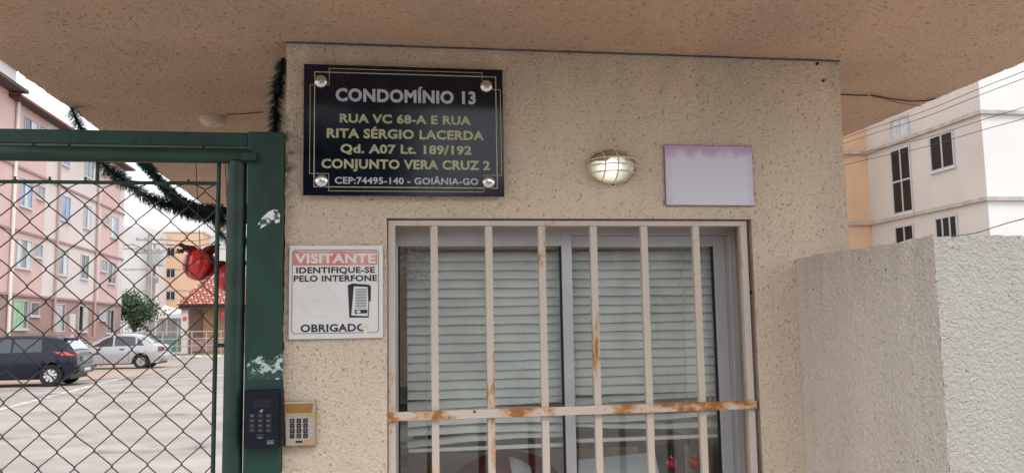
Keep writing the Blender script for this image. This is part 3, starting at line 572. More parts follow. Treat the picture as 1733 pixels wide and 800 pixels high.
poly([(560, 612), (590, 618), (604, 650), (592, 690), (574, 694), (566, 660), (548, 640)], 'scrape', .0008, 'scrape_mark', vs_)
e_ = [zx(533+16*math.cos(t/12*6.283), 535+11*math.sin(t/12*6.283)) for t in range(12)]; MB().prism(e_, YV-.0019, YV-.0015).build('intercom_pictogram', 'white', vs_)
gm = MB(); cx_, cy_ = 250, 462
stroke([zx(cx_+122*math.cos(t/28*6.283), cy_+118*math.sin(t/28*6.283)) for t in range(28)], .0035, YV, True, .0003).build('faded_ring', 'ghost', vs_)
for k, (x_, h_) in enumerate(((188, 50), (212, 75), (238, 85), (264, 80))):
    gm.prism([zx(x_, 470), zx(x_+18, 470), zx(x_+18, 470-h_), zx(x_, 470-h_)], YV-.0003, YV)
gm.build('faded_hand', 'ghost', vs_)

lp = MB(); a, b = at(1126.5, 300, y=2.59), at(1274, 300, y=2.59); lz0, lz1 = at(1200, 347, y=2.59).z, at(1200, 247.5, y=2.59).z
lp.box(a.x, b.x, 2.588, 2.592, lz0, lz1)
o = lp.build('blank_plate', 'purple', None, bev=.0008)
MB().box(a.x-.0025, b.x+.0025, 2.5925, 2.5955, lz0-.0025, lz1+.0025).build('backing', 'purple2', o)
for dx_, dz_ in ((.012, .012), (-.012, .012), (.012, -.012), (-.012, -.012)):
    MB().lathe([(.0022, -.0015), (.0028, .0005)], ((a.x if dx_ > 0 else b.x)+dx_, 2.588, (lz0 if dz_ > 0 else lz1)+dz_), 'y', 8).build('screw', 'wframe', o)
tagd(o, 'blank lilac plate with a faded purple upper edge above the window', 'plate')

# ------------------------------------------------------------------ bulkhead lamp
lc = at(1034, 284, y=D); lamp = thing('bulkhead_lamp', 'oval bulkhead wall lamp with gold wire guard, its glass glowing white', 'wall lamp', tuple(lc))
aX, aZ = .079, .053
MB().lathe([(1, 0), (1, -.010), (.94, -.014)], lc, 'y', 40, aX, aZ).build('base', 'lampw', lamp, smooth=40)
for sg_ in (1, -1):
    MB().lathe([(.0095, -.001), (.0095, -.007)], (lc.x+.003, lc.y, lc.z+sg_*(aZ+.002)), 'y', 14).build('lug', 'lampw', lamp)
    MB().lathe([(.003, -.0075), (.003, -.010)], (lc.x+.003, lc.y, lc.z+sg_*(aZ+.004)), 'y', 8).build('screw', 'cable', lamp)
dome = [(1*math.cos(R(t)), -.012-.062*math.sin(R(t))) for t in range(0, 90, 9)]+[(.002, -.074)]
MB().lathe(dome, lc, 'y', 40, aX*.90, aZ*.88).build('glass_dome', 'lampglass', lamp, smooth=80)
# sheet metal hood over the upper part
bm_ = MB().tube([(lc.x-.040, lc.y-.034, lc.z-.002), (lc.x-.030, lc.y-.036, lc.z-.002), (lc.x+.012, lc.y-.036, lc.z-.002), (lc.x+.018, lc.y-.034, lc.z-.002)], [.010, .017, .017, .010], 14).build('bulb', 'bulb', lamp, smooth=60)
hd = MB(); hv = []; K = 22
for j in range(6):
    ph = R(28+j*12)
    for i in range(K+1):
        th = R(18+i*(144/K)); r_ = math.cos(R(j*7)); 
        hv.append((lc.x+aX*.95*math.cos(th)*math.cos(R(j*12.5)), lc.y-.012-.068*math.sin(R(j*12.5)), lc.z+aZ*.95*math.sin(th)*math.cos(R(j*12.5))))
hd.add(hv, [(j*(K+1)+i, j*(K+1)+i+1, (j+1)*(K+1)+i+1, (j+1)*(K+1)+i) for j in range(5) for i in range(K)])
o = hd.build('hood', 'lampg', lamp, smooth=60); md = o.modifiers.new('solid', 'SOLIDIFY'); md.thickness = .002
def hoop(fn, n=20): return [fn(math.pi*i/n) for i in range(n+1)]
for k in (-.48, .02, .5):
    MB().tube(hoop(lambda t: (lc.x+aX*k, lc.y-.010-.072*math.sqrt(1-k*k)*math.sin(t), lc.z+aZ*.99*math.sqrt(1-k*k)*math.cos(t))), .0026, 6).build('guard_wire', 'lampw', lamp, smooth=60)
for k in (-.42, -.02, .38):
    MB().tube(hoop(lambda t: (lc.x+aX*.99*math.sqrt(1-k*k)*math.cos(t), lc.y-.012-.072*math.sqrt(1-k*k)*math.sin(t), lc.z+aZ*k)), .0026, 6).build('guard_wire', 'lampw', lamp, smooth=60)
MB().tube([(lc.x+aX*math.cos(t/36*6.2832), lc.y-.014, lc.z+aZ*math.sin(t/36*6.2832)) for t in range(37)], .0032, 8).build('rim', 'lampg', lamp, smooth=60)

# ------------------------------------------------------------------ soffit sensor and cables
sp_ = at(360, 203, z=ZT-.012); sn = thing('ceiling_sensor', 'small round off-white sensor on the canopy ceiling above the gate', 'sensor', tuple(sp_))
MB().lathe([(.050, .012), (.050, -.004), (.044, -.014), (.034, -.020), (.012, -.022), (.001, -.022)], (sp_.x, sp_.y, ZT-.012), 'z', 28).build('housing', 'dwhite', sn, smooth=50)
MB().lathe([(.018, -.020), (.017, -.024), (.001, -.025)], (sp_.x, sp_.y, ZT-.012), 'z', 16).build('lens', 'wframe', sn, smooth=50)
a, b = at(382, 194, z=ZT-.006), at(445, 190, z=ZT-.006)
tagd(MB().tube([a, (a+b)/2+Vector((0, 0, -.002)), b], .0022, 6).build('sensor_cable', 'cable', None), 'thin dark cable running from the ceiling sensor towards the gatehouse', 'cable')
cp = [at(x_, y_, z=ZT-.008) for x_, y_ in ((1418, 160), (1450, 161.5), (1475, 162), (1510, 168), (1540, 171.5), (1565, 171), (1583, 167))]
tagd(MB().tube(cp, .0028, 6).build('black_cable', 'cable', None, smooth=60), 'thick black cable along the canopy underside right of the gatehouse', 'cable')
cp = [at(x_, y_, z=ZT-.006) for x_, y_ in ((1475, 163), (1500, 169), (1530, 176), (1560, 180))]
tagd(MB().tube(cp, .0016, 6).build('red_cable', 'redcable', None, smooth=60), 'thin red cable sagging below the black one under the canopy', 'cable')
p_ = at(1470, 162, z=ZT-.008); tagd(MB().box(p_.x-.006, p_.x+.006, p_.y-.003, p_.y+.003, ZT-.014, ZT-.001).build('cable_clip', 'dwhite', None), 'tiny white clip holding the cables to the canopy', 'clip')

# ================================================================== GATE
YF = 2.602   # gate plane
ps = thing('gate_post', 'dark green steel post and lintel beside the gatehouse wall, paint chipped', 'gate post', (-.325, YF, 0))
gx = lambda px, py=500, y=YF: at(px, py, y=y).x
gz = lambda py, px=200, y=YF: at(px, py, y=y).z
pL, pR = gx(420, 400), X0-.002
zb1, zb0 = gz(223), gz(247)
MB().box(pL, pR, YF-.035, YF+.06, 0, zb1).build('post', 'green', ps, bev=.003)
MB().box(-1.72, pL-.001, YF-.018, YF+.03, zb0, zb1).build('lintel', 'green', ps, bev=.003)
MB().box(-1.80, -1.7205, YF-.035, YF+.06, 0, zb1).build('post', 'green', ps, bev=.003)
def patch(name, pts, m_, par, y): return MB().prism([pz(px, py, y) for px, py in pts], y-.0008, y).build(name, m_, par)
yq = YF-.0353
patch('worn_sticker', [(436, 380), (441, 371), (447, 365), (455, 358), (464, 354), (471, 356), (474, 364), (473, 376), (466, 378), (462, 373), (455, 378), (446, 384), (440, 387), (443, 380)], 'chip2', ps, yq)
patch('worn_sticker', [(418.5, 612), (424, 606), (432, 608), (440, 600), (450, 606), (458, 609), (466, 604), (472, 600), (478, 596), (479, 642), (418.5, 641)], 'chip', ps, yq)
gt = thing('chain_link_gate', 'dark green steel gate filled with rusty chain link mesh', 'gate', (-.9, YF, 0))
zg1, zg0 = gz(251), gz(277); gxl = -1.66
hr_ = (zg1-zg0)/2
MB().tube([(gxl, YF-.02, (zg1+zg0)/2), (gx(428, 265), YF-.02, (zg1+zg0)/2)], hr_, 20).build('top_pipe', 'greenpipe', gt, smooth=50)
sxl, sxr = gx(382.5), gx(416)
MB().tube([((sxl+sxr)/2, YF-.014, .12), ((sxl+sxr)/2, YF-.014, zg0+.006)], (sxr-sxl)/2, 24).build('stile', 'greenpipe', gt, smooth=50)
MB().tube([(gxl+.03, YF-.014, .12), (gxl+.03, YF-.014, zg0+.006)], .03, 24).build('stile', 'greenpipe', gt, smooth=50)
MB().tube([(gxl, YF-.014, .11), (sxr, YF-.014, .11)], .028, 20).build('bottom_pipe', 'greenpipe', gt, smooth=50)
MB().box(gx(416, 265), gx(439, 265), YF-.060, YF-.036, gz(275), gz(261)).build('latch_tab', 'greenpipe', gt, bev=.002)
rx = gx(368, 400); rz_ = gz(309)
MB().tube([(rx, YF, .15), (rx, YF, zg0+.004)], .0065, 10).build('mesh_rod', 'greenpipe', gt, smooth=50)
MB().tube([(gxl+.04, YF, rz_), (rx, YF, rz_)], .0055, 10).build('mesh_rod', 'greenpipe', gt, smooth=50)
MB().tube([(rx, YF, gz(584, 370)), (sxl+.01, YF, gz(584, 370))], .006, 10).build('tie_rod', 'greenpipe', gt, smooth=50)
for px in (165,): MB().tube([(gx(px, 290), YF, rz_), (gx(px, 290), YF, zg0+.004)], .0055, 8).build('tie_rod', 'greenpipe', gt, smooth=50)
for px in (57, 117, 344): MB().tube([(gx(px, 250), YF, zg1-.006), (gx(px, 250), YF, zb0+.001)], .003, 6).build('hinge_pin', 'cable', gt)
# chain link: zig-zag wires, each hooked into its neighbour
k0 = at(22, 346.6, y=YF); hx, hz = .0955/2, .0925/2
nodes_top = rz_+.012
imin = int((gxl+.05-k0.x)/hx); imax = int((rx-k0.x)/hx)
for i in range(imin, imax+1):
    xa, xb = k0.x+i*hx, k0.x+(i+1)*hx
    if xb > rx+.006: xb = rx+.004
    m_ = MB(); pts = []
    jmax = int((rz_-k0.z)/hz)+1; jmin = int((.16-k0.z)/hz)
    rnd = random.Random(i*7+3)
    for j in range(jmax, jmin-1, -1):
        zz = k0.z+j*hz
        even = (i+j) % 2 == 0
        jx = random.Random(j*31+(i if even else i+1)*17).uniform(-.0022, .0022); jz = random.Random(j*13+(i if even else i+1)*29).uniform(-.002, .002)
        if zz > rz_+.004: zz = rz_+.010; 
        x_ = (xa+.0016 if even else xb-.0016)
        side = .0018 if even else -.0018
        # hook: short bend over the knot
        for dz_, ff in ((.004, .0018), (-.004, -.0018)):
            pts.append((x_+jx+(0.0 if even else 0.0), YF+(.004 if even else -.004)*0+(ff if even else -ff), zz+jz+dz_))
    m_.tube(pts, .00195, 6).build('mesh_wire', 'wire', gt)

# ------------------------------------------------------------------ intercom and keypad
YI = YF-.036
def cz(x_, y_, yy): q = at(400+x_/5, 640+y_/5, y=yy); return (q.x, q.z)
ic = thing('intercom', 'black intercom panel with speaker slots mounted on the green gate post', 'intercom', (-.33, YI, 1.2))
A, B = cz(45, 598, YI-.03), cz(398, 92, YI-.03)
def taper(pts_back, pts_front, y0, y1):
    m_ = MB(); n = len(pts_back); return m_.add([(p[0], y0, p[1]) for p in pts_back]+[(p[0], y1, p[1]) for p in pts_front], [tuple(range(n)), tuple(range(2*n-1, n-1, -1))]+[(i, i+n, (i+1) % n+n, (i+1) % n) for i in range(n)])
taper(rrect(A[0], B[0], A[1], B[1], .006), rrect(A[0]+.004, B[0]-.004, A[1]+.004, B[1]-.003, .006), YI, YI-.03).build('housing', 'black', ic, bev=.001)
c0, c1 = cz(72, 590, YI-.034), cz(362, 108, YI-.034); cr_ = .016
fp = rrect(c0[0], c1[0], c0[1], c1[1], .003, 2); fp = [(c1[0]-cr_+cr_*math.cos(R(t)), c1[1]-cr_+cr_*math.sin(R(t))) for t in (0, 30, 60, 90)]+[(c0[0]+cr_+cr_*math.cos(R(t)), c1[1]-cr_+cr_*math.sin(R(t))) for t in (90, 120, 150, 180)]+[(c0[0], c0[1]), (c1[0], c0[1])]
MB().prism(fp, YI-.036, YI-.0302).build('face_plate', 'black', ic, bev=.0008)
yk = YI-.0362
for i in range(6):
    a, b = cz(142, 182+i*12, yk), cz(290, 184+i*12, yk); MB().box(a[0], b[0], yk-.0008, yk, a[1]-.0009, a[1]+.0009).build('speaker_slot', 'blackk', ic)
labs = '123456789*0#'
for r_ in range(4):
    for c in range(3):
        q = cz((133, 203, 272)[c], (314, 356, 398, 438)[r_], yk); MB().box(q[0]-.0085, q[0]+.0085, yk-.0018, yk, q[1]-.0055, q[1]+.0055).build('key', 'blackk', ic, bev=.001)
        text_w(labs[r_*3+c], q[0]-.0016, q[0]+.0016, q[1], .0046, yk-.0018, 'keytext', ic)
q = cz(200, 487, yk); MB().box(q[0]-.010, q[0]+.010, yk-.002, yk, q[1]-.006, q[1]+.006).build('call_key', 'blackk', ic, bev=.001); MB().box(q[0]-.006, q[0]+.006, yk-.0024, yk-.002, q[1]-.0055, q[1]-.0035).build('call_mark', 'keytext', ic)
q = cz(210, 272, yk); MB().prism([(q[0]-.006, q[1]-.003), (q[0]+.001, q[1]+.004), (q[0]+.006, q[1]+.004), (q[0]+.002, q[1]-.004)], yk-.0006, yk).build('emblem', 'keytext', ic)
q = cz(287, 537, yk); MB().box(q[0]-.011, q[0]+.011, yk-.0006, yk, q[1]-.007, q[1]+.007).build('badge', 'trim', ic); 
for k in range(3): MB().box(q[0]-.009, q[0]+.009, yk-.0009, yk-.0006, q[1]-.005+k*.004, q[1]-.0035+k*.004).build('badge_line', 'keytext', ic)

kp = thing('keypad', 'small steel access keypad with gold top on the wall beside the intercom', 'keypad', (-.2, D, 1.2))
Y2 = D-.002; yf = Y2-.022
bk = [cz(*p, Y2) for p in ((402, 580), (684, 572), (684, 183), (402, 192))]; ft = [cz(*p, yf) for p in ((418, 568), (655, 562), (662, 198), (404, 205))]
taper(bk, ft, Y2, yf).build('housing', 'steel', kp, bev=.0012)
MB().prism([cz(*p, yf) for p in ((424, 292), (638, 288), (654, 206), (410, 214))], yf-.0012, yf).build('top_panel', 'goldp', kp)
MB().prism([cz(*p, yf) for p in ((420, 560), (648, 555), (640, 296), (424, 300))], yf-.0010, yf).build('key_panel', 'steel', kp)
for r_ in range(4):
    for c in range(3):
        q = cz((473, 529, 585)[c], (357, 399, 442, 485)[r_]-c*1.5, yf-.001); MB().box(q[0]-.0063, q[0]+.0063, yf-.0045, yf-.001, q[1]-.0062, q[1]+.0062).build('key', 'trim', kp, bev=.0012)
        text_w(labs[r_*3+c], q[0]-.0019, q[0]+.0019, q[1], .0055, yf-.0045, 'keytext', kp)
q = cz(530, 534, yf-.001); MB().box(q[0]-.0095, q[0]+.0095, yf-.002, yf-.001, q[1]-.003, q[1]+.003).build('slot', 'trim', kp)

# ================================================================== TINSEL AND ORNAMENTS
def cat(ps_, n):
    P = [Vector(p) for p in ps_]; P = [P[0]*2-P[1]]+P+[P[-1]*2-P[-2]]; out = []
    for i in range(1, len(P)-2):
        for k in range(n):
            t = k/n; a, b, c, d = P[i-1], P[i], P[i+1], P[i+2]
            out.append(.5*((2*b)+(-a+c)*t+(2*a-5*b+4*c-d)*t*t+(-a+3*b-3*c+d)*t**3))
    out.append(P[-2]); return out
def tinsel(pts, rad, dens, label, seed):
    rnd = random.Random(seed); c = cat(pts, 14); t = thing('tinsel_garland', label, 'tinsel garland', tuple(c[0]), 'dark green tinsel garlands')
    MB().tube(c, .004, 6).build('core', 'tinsel', t)
    m_ = MB()
    for i in range(len(c)-1):
        a, b = c[i], c[i+1]; d = (b-a); L = d.length; d.normalize(); n = max(1, int(L*dens))
        for k in range(n):
            p = a+(b-a)*rnd.random(); v = Vector((rnd.gauss(0, 1), rnd.gauss(0, 1), rnd.gauss(0, 1))); v = (v-d*v.dot(d)).normalized()+d*rnd.uniform(-.2, .7); v.z -= .12
            l = rad*rnd.uniform(.55, 1.15); e = p+v*l; s_ = v.cross(d).normalized()*rnd.uniform(.0011, .0022); mid = p+v*l*.55+Vector((0, 0, rnd.uniform(-.002, .002)))
            m_.add([p-s_, p+s_, mid+s_*.9, mid-s_*.9, e], [(0, 1, 2, 3), (3, 2, 4)])
    m_.build('needles', 'tinsel', t, kind='stuff')
tA = [at(121, 182, z=ZT-.005)]+[at(px, py, y=y_) for px, py, y_ in ((134, 212, 3.45), (150, 245, 3.45), (179, 282, 3.45), (209, 305, 3.42), (253, 334, 3.4), (304, 352, 3.36), (345, 362, 3.3), (388, 374, 3.25), (440, 360, 3.2))]
tinsel(tA, .042, 4000, 'long tinsel garland draped from the canopy edge down behind the gate', 1)
tB = [at(236, 268, z=ZT-.005)]+[at(px, py, y=y_) for px, py, y_ in ((255, 288, 4.3), (275, 312, 4.2), (300, 336, 4.0), (335, 352, 3.8), (388, 356, 3.6), (440, 350, 3.4))]
tinsel(tB, .036, 3200, 'shorter tinsel garland hanging above the long one behind the gate', 2)
tC = [at(px, py, y=y_) for px, py, y_ in ((366, 376, 3.3), (372, 392, 3.32), (384, 406, 3.34), (400, 414, 3.3), (440, 400, 3.2))]
tinsel(tC, .026, 3000, 'thin tinsel end trailing beside the gate stile over the ornament', 3)
tD = [at(px, py, y=y_) for px, py, y_ in ((480, 98, 2.63), (474, 130, 2.64), (469, 160, 2.66), (466, 195, 2.67), (466, 235, 2.68), (470, 300, 2.7))]
tinsel(tD, .042, 8500, 'thick tinsel bunch hanging against the gatehouse corner above the green post', 4)
def ornament(px, py, y, r_px, label, seed):
    c = at(px, py, y=y); r_ = r_px*y/FPX; o = thing('christmas_ornament', label, 'ornament', tuple(c), 'red foil ornaments behind the gate'); rnd = random.Random(seed)
    parts = {'red': MB(), 'red2': MB(), 'pink': MB()}; n = 14; nl = 12
    for k in range(n):
        mname = ('red', 'red2', 'red', 'pink', 'red', 'red2', 'red', 'red')[k % 8] if seed else 'red'
        for j in range(nl):
            def P(a_, b_, ridge): 
                th = math.pi*b_/nl; ph = 2*math.pi*a_/n+.55*math.sin(th*1.2)+seed; rr = r_*(1.0 if ridge else .965)
                return (c.x+rr*math.sin(th)*math.cos(ph), c.y+rr*math.sin(th)*math.sin(ph), c.z+r_*.97*math.cos(th))
            parts[mname].add([P(k, j, 0), P(k+.5, j, 1), P(k+.5, j+1, 1), P(k, j+1, 0)], [(0, 1, 2, 3)])
            parts[mname].add([P(k+.5, j, 1), P(k+1, j, 0), P(k+1, j+1, 0), P(k+.5, j+1, 1)], [(0, 1, 2, 3)])
    for k, m_ in parts.items(): m_.build('pleated_foil', k, o)
    bw = MB()
    for s_ in (-1, 1):
        ring = []
        for i in range(9):
            t = i/8; w_ = r_*.24*math.sin(math.pi*t)**.6+.004
            for j in (-1, 0, 1): ring.append((c.x+s_*r_*(.05+.85*t)+r_*.08, c.y-r_*(.50-.2*t)+.012*abs(j), c.z+r_*(.72+.22*t)+j*w_))
        bw.add(ring, [(i*3+j, i*3+j+1, i*3+j+4, i*3+j+3) for i in range(8) for j in range(2)])
    bw.build('bow', 'red2', o, smooth=70)
    for s_ in range(9):
        a_ = rnd.choice((-1, 1)); p0 = Vector((c.x+a_*r_*.3, c.y-r_*.3, c.z+r_*.85)); p1 = p0+Vector((a_*r_*rnd.uniform(.6, 1.15), rnd.uniform(-.02, .02), rnd.uniform(-.12, .25)*r_*1.5)); mid = (p0+p1)/2+Vector((0, 0, r_*.12))
        tw = MB(); tw.tube([p0, mid, p1], .0022, 5)
        for q in range(5):
            pp_ = mid.lerp(p1, rnd.random()); v = Vector((rnd.uniform(-1, 1), rnd.uniform(-1, 1), rnd.uniform(-1, 1))).normalized()*rnd.uniform(.006, .013); w_ = v.cross(Vector((0, 1, .3))).normalized()*.005
            tw.add([pp_-w_, pp_+v*.5-w_*.2, pp_+v, pp_+v*.5+w_], [(0, 1, 2, 3)])
        tw.build('sprig', rnd.choice(('twig', 'twig', 'leafy')), o)
    MB().tube([(c.x, c.y, c.z+r_), (c.x+.002, YF+.024, zb0+.004)], .0012, 5).build('string', 'cable', o)
ornament(338, 448, 2.74, 27, 'large red foil ornament hanging behind the gate mesh', 1)
ornament(388, 470, 2.76, 24, 'red foil ornament half hidden behind the gate stile', 2)

# ================================================================== BUILDINGS
def win_x(par, xp, y0, y1, z0, z1, sgn, glassm, cols=2, rows=1, name='window', fw=.045, frame='wframe'):
    """a window in a wall facing sgn*X"""
    f = MB(); t = .05*sgn
    def bx_(a, b, c, d, k): f.box(xp, xp+t*k, a, b, c, d)
    bx_(y0, y1, z1-fw, z1, 1); bx_(y0, y1, z0, z0+fw, 1); bx_(y0, y0+fw, z0+fw, z1-fw, 1); bx_(y1-fw, y1, z0+fw, z1-fw, 1)
    for i in range(1, cols): yy = y0+(y1-y0)*i/cols; bx_(yy-fw/2, yy+fw/2, z0+fw, z1-fw, .9)
    for i in range(1, rows): zz = z0+(z1-z0)*i/rows; bx_(y0+fw, y1-fw, zz-fw/2, zz+fw/2, .8)
    w_ = f.build(name, frame, par)
    for i in range(cols):
        for j in range(rows):
            a, b = y0+(y1-y0)*i/cols+fw*.5, y0+(y1-y0)*(i+1)/cols-fw*.5; c, d = z0+(z1-z0)*j/rows+fw*.5, z0+(z1-z0)*(j+1)/rows-fw*.5
            g = glassm[(i+j) % len(glassm)] if isinstance(glassm, (list, tuple)) else glassm
            MB().box(xp+.004*sgn, xp+.02*sgn, a, b, c, d).build('pane', g, w_)
    MB().box(xp+.001*sgn, xp+.09*sgn, y0-.04, y1+.04, z0-.06, z0-.003).build('sill', 'bwhite', w_)
    return w_
def win_y(par, yp, x0, x1, z0, z1, glassm, cols=2, rows=1, fw=.06, name='window'):
    f = MB()
    f.box(x0, x1, yp-.05, yp, z1-fw, z1); f.box(x0, x1, yp-.05, yp, z0, z0+fw); f.box(x0, x0+fw, yp-.05, yp, z0+fw, z1-fw); f.box(x1-fw, x1, yp-.05, yp, z0+fw, z1-fw)
    for i in range(1, cols): xx = x0+(x1-x0)*i/cols; f.box(xx-fw/2, xx+fw/2, yp-.045, yp, z0+fw, z1-fw)
    for i in range(1, rows): zz = z0+(z1-z0)*i/rows; f.box(x0+fw, x1-fw, yp-.04, yp, zz-fw/2, zz+fw/2)
    w_ = f.build(name, 'wframe', par)
    for i in range(cols): MB().box(x0+(x1-x0)*i/cols+fw*.5, x0+(x1-x0)*(i+1)/cols-fw*.5, yp-.02, yp-.004, z0+fw*.5, z1-fw*.5).build('pane', glassm, w_)
    return w_
XP = -14.505
pk = thing('apartment_block', 'pink and cream four storey apartment block behind the parking lot on the left', 'apartment block', (XP, 44, 0))
FZ = [0, 3.12, 5.72, 8.32, 10.92]
def yx(px, py=450): return at(px, py, x=XP).y
segs = [(30.0, yx(15), 'bpink'), (yx(15), yx(72), 'bpink'), (yx(72), yx(168), 'bcream'), (yx(168), yx(200), 'bpink'), (yx(200), 52.0, 'bcream')]
for a, b, m_ in segs:
    MB().box(XP-9, XP, a, b, 3.12, 10.92).build('wall', m_, pk)
MB().box(XP-9, XP-.004, 30, 52, 0, 3.12).build('ground_floor_wall', 'bmauve', pk)
MB().box(XP-9.0, XP-1.5, 24, 30, 0, 11.2).build('wall', 'bpink', pk)
for z_ in FZ[1:4]: MB().box(XP, XP+.06, 30, 52.03, z_-.05, z_+.05).build('band', 'bband', pk)
for px, m_ in ((15, 'pipew'), (92, 'pipep'), (160, 'pipep')):
    y_ = yx(px); MB().tube([(XP+.09, y_, .1), (XP+.09, y_, 10.9)], .075 if px == 15 else .06, 8).build('downpipe', m_, pk, smooth=60)
# roof
ef = MB(); ef.prismx([(0, 0)]*0 or [(35.9, 10.92), (52.2, 10.92), (52.2, 11.02), (35.9, 11.02)], XP-9, XP+.45); ef.build('eave', 'eave', pk)
rf = MB(); rf.add([(XP+.5, 35.9, 11.03), (XP+.5, 52.3, 11.03), (XP-4.5, 52.3, 12.1), (XP-4.5, 35.9, 12.1), (XP-9, 52.3, 11.03), (XP-9, 35.9, 11.03)], [(0, 1, 2, 3), (3, 2, 4, 5)]); o = rf.build('roof', 'tile', pk); md = o.modifiers.new('solid', 'SOLIDIFY'); md.thickness = .08
MB().box(XP-9, XP+.6, 28, 36.3, 11.15, 11.28).build('eave', 'eave', pk)
MB().box(XP-9, XP-.002, 29, 35.9, 10.92, 11.15).build('wall', 'bpink', pk)
# water tank block on the roof
ty0, ty1 = at(0, 120, x=XP-1.0).y-4, at(27, 140, x=XP-1.0).y
MB().box(XP-6, XP-1.0, ty0, ty1, 11.0, 12.9).build('tank_room', 'bwhite', pk); MB().box(XP-6.1, XP-.9, ty0-.1, ty1+.1, 12.9, 13.0).build('tank_room_slab', 'bwhite', pk)
WX = [  # (px0, px1, floor, py, height from floor, window height, glass, cols)
 (40, 63, 3, 215, 1.05, 1.17, ['wdark', 'wcurt'], 2), (69, 80, 3, 222, 1.65, .6, 'wmid', 1), (104, 118, 3, 240, 1.05, 1.17, 'wblue', 2), (143, 157, 3, 290, 1.05, 1.17, 'wmid', 2),
 (34, 54, 2, 325, 1.05, 1.18, ['wblue', 'wcurt', 'wblue'], 3), (62, 75, 2, 320, 1.62, .6, 'wmid', 1), (103, 118, 2, 350, 1.05, 1.18, 'wblue', 2), (141, 153, 2, 362, 1.05, 1.18, ['wmid', 'wcurt'], 2), (175, 183, 2, 366, 1.62, .6, 'wmid', 1), (187, 199, 2, 380, 1.05, 1.18, ['wcurt', 'wblue'], 2),
 (27, 52, 1, 425, 1.10, 1.20, ['wcurt', 'wmid'], 3), (57, 71, 1, 420, 1.68, .6, 'wmid', 1), (98, 114, 1, 440, 1.10, 1.20, ['wmid', 'wcurt'], 2), (136, 149, 1, 450, 1.10, 1.20, 'wdark', 2), (170, 180, 1, 450, 1.68, .6, 'wmid', 1), (182, 195, 1, 458, 1.10, 1.20, ['wdark', 'wmid'], 2),
 (22, 46, 0, 530, 1.72, 1.2, ['wgreen', 'wgreen', 'wmid'], 3), (51, 66, 0, 520, 2.28, .6, 'wmid', 1), (93, 109, 0, 535, 1.60, 1.3, ['wcurt', 'wcurt', 'wmid'], 3), (132, 147, 0, 540, 1.6, 1.3, ['wdark', 'wcurt'], 2), (168, 178, 0, 530, 2.2, .6, 'wcurt', 1), (180, 192, 0, 540, 1.5, 1.3, ['wmid', 'wdark'], 2)]
for a, b, fl, py, zz, hh, g, c in WX:
    y0, y1 = yx(a, py), yx(b, py); z_ = FZ[fl]+zz; win_x(pk, XP+(0 if fl else -.004)+.001, y0, y1, z_, z_+hh, 1, g, c)
for px in (-12, -4):
    pass
y_ = yx(122, 530); MB().prismx([(y_-.35, 2.45), (y_+.35, 2.45), (y_+.35, 1.75), (y_+.15, 1.65), (y_+.15, 1.3), (y_-.15, 1.3), (y_-.15, 1.65), (y_-.35, 1.75)], XP, XP+.06).build('meter_board', 'bwhite', pk)
y_ = yx(82, 565); MB().box(XP+.3, XP+.8, y_-.45, y_+.45, .55, 1.35).build('condenser_unit', 'bcream', pk); MB().box(XP+.8, XP+.82, y_-.3, y_+.3, .65, 1.25).build('grille', 'rail2', pk)
MB().box(XP+.3, XP+.7, y_-1.0, y_+1.2, 1.45, 1.6).build('porch_slab', 'bmauve', pk)
MB().box(XP, XP+1.6, yx(88, 560), yx(150, 560), 1.15, 1.35).build('porch_slab', 'bmauve', pk)
# railing before the block
rl_ = thing('front_railing', 'low grey metal railing along the foot of the pink apartment block', 'railing', (XP+1.9, 46, 0))
ya, yb = yx(78, 590)-1.5, 52.5; xr_ = XP+1.9
for z_ in (.25, 1.12): MB().box(xr_-.03, xr_+.03, ya, yb, z_-.03, z_+.03).build('rail', 'rail2', rl_)
for i in range(int((yb-ya)/.28)): yy = ya+i*.28; MB().box(xr_-.02, xr_+.02, yy-.03, yy+.03, 0, 1.12).build('picket', 'bwhite' if i % 3 == 0 else 'rail2', rl_)

# far white block and orange block
wb = thing('white_block', 'plain off-white apartment block far behind the utility pole', 'apartment block', (-27, 96, 0))
a, b = at(203, 382, y=96).x, at(268, 385, y=96).x; zt_ = at(240, 383, y=96).z
MB().box(a-10, b-.9, 96, 106, 0, zt_).build('wall', 'bwhite', wb); MB().box(b-.9, b+.05, 95, 106, 0, zt_-.5).build('wall', 'bcream', wb)
for py in (420, 455, 492): z_ = at(240, py, y=96).z; MB().box(a-10, b-.9, 95.95, 96, z_-.06, z_+.06).build('band', 'cornice', wb)
ob = thing('orange_block', 'pale orange apartment block with three small windows behind the kiosk roof', 'apartment block', (-21, 100, 0))
a, b = at(269, 450, y=100).x, at(342, 450, y=100).x; zt_ = at(300, 393, y=100).z; zb_ = at(300, 527, y=100).z
MB().box(a, b, 100, 112, zb_, zt_).build('wall', 'borange', ob); MB().box(a, b, 100.01, 112, 0, zb_).build('ground_floor_wall', 'bwhite', ob); MB().box(a-.1, b+.1, 99.9, 112, zt_, zt_+.25).build('parapet', 'bwhite', ob)
for py in (455, 491): z_ = at(300, py, y=100).z; MB().box(a, b, 99.95, 100, z_-.06, z_+.06).build('band', 'cornice', ob)
for py in (426, 462, 500):
    c0_, c1_ = at(281, py-7.5, y=100), at(296.5, py+7.5, y=100); win_y(ob, 100, c0_.x, c1_.x, c1_.z, c0_.z, 'wdark', 2)
    if py == 426: c0_, c1_ = at(284, 409, y=100), at(295, 413, y=100); MB().box(c0_.x, c1_.x, 99.9, 100, c1_.z, c0_.z).build('vent', 'bcream', ob)
rb_ = thing('grey_block', 'light grey apartment block beyond the kiosk, right of the orange one', 'apartment block', (-16, 104, 0))
a2 = at(343, 400, y=104).x; zt_ = at(360, 383, y=104).z; MB().box(a2, a2+14, 104, 114, 0, zt_).build('wall', 'bwhite', rb_)
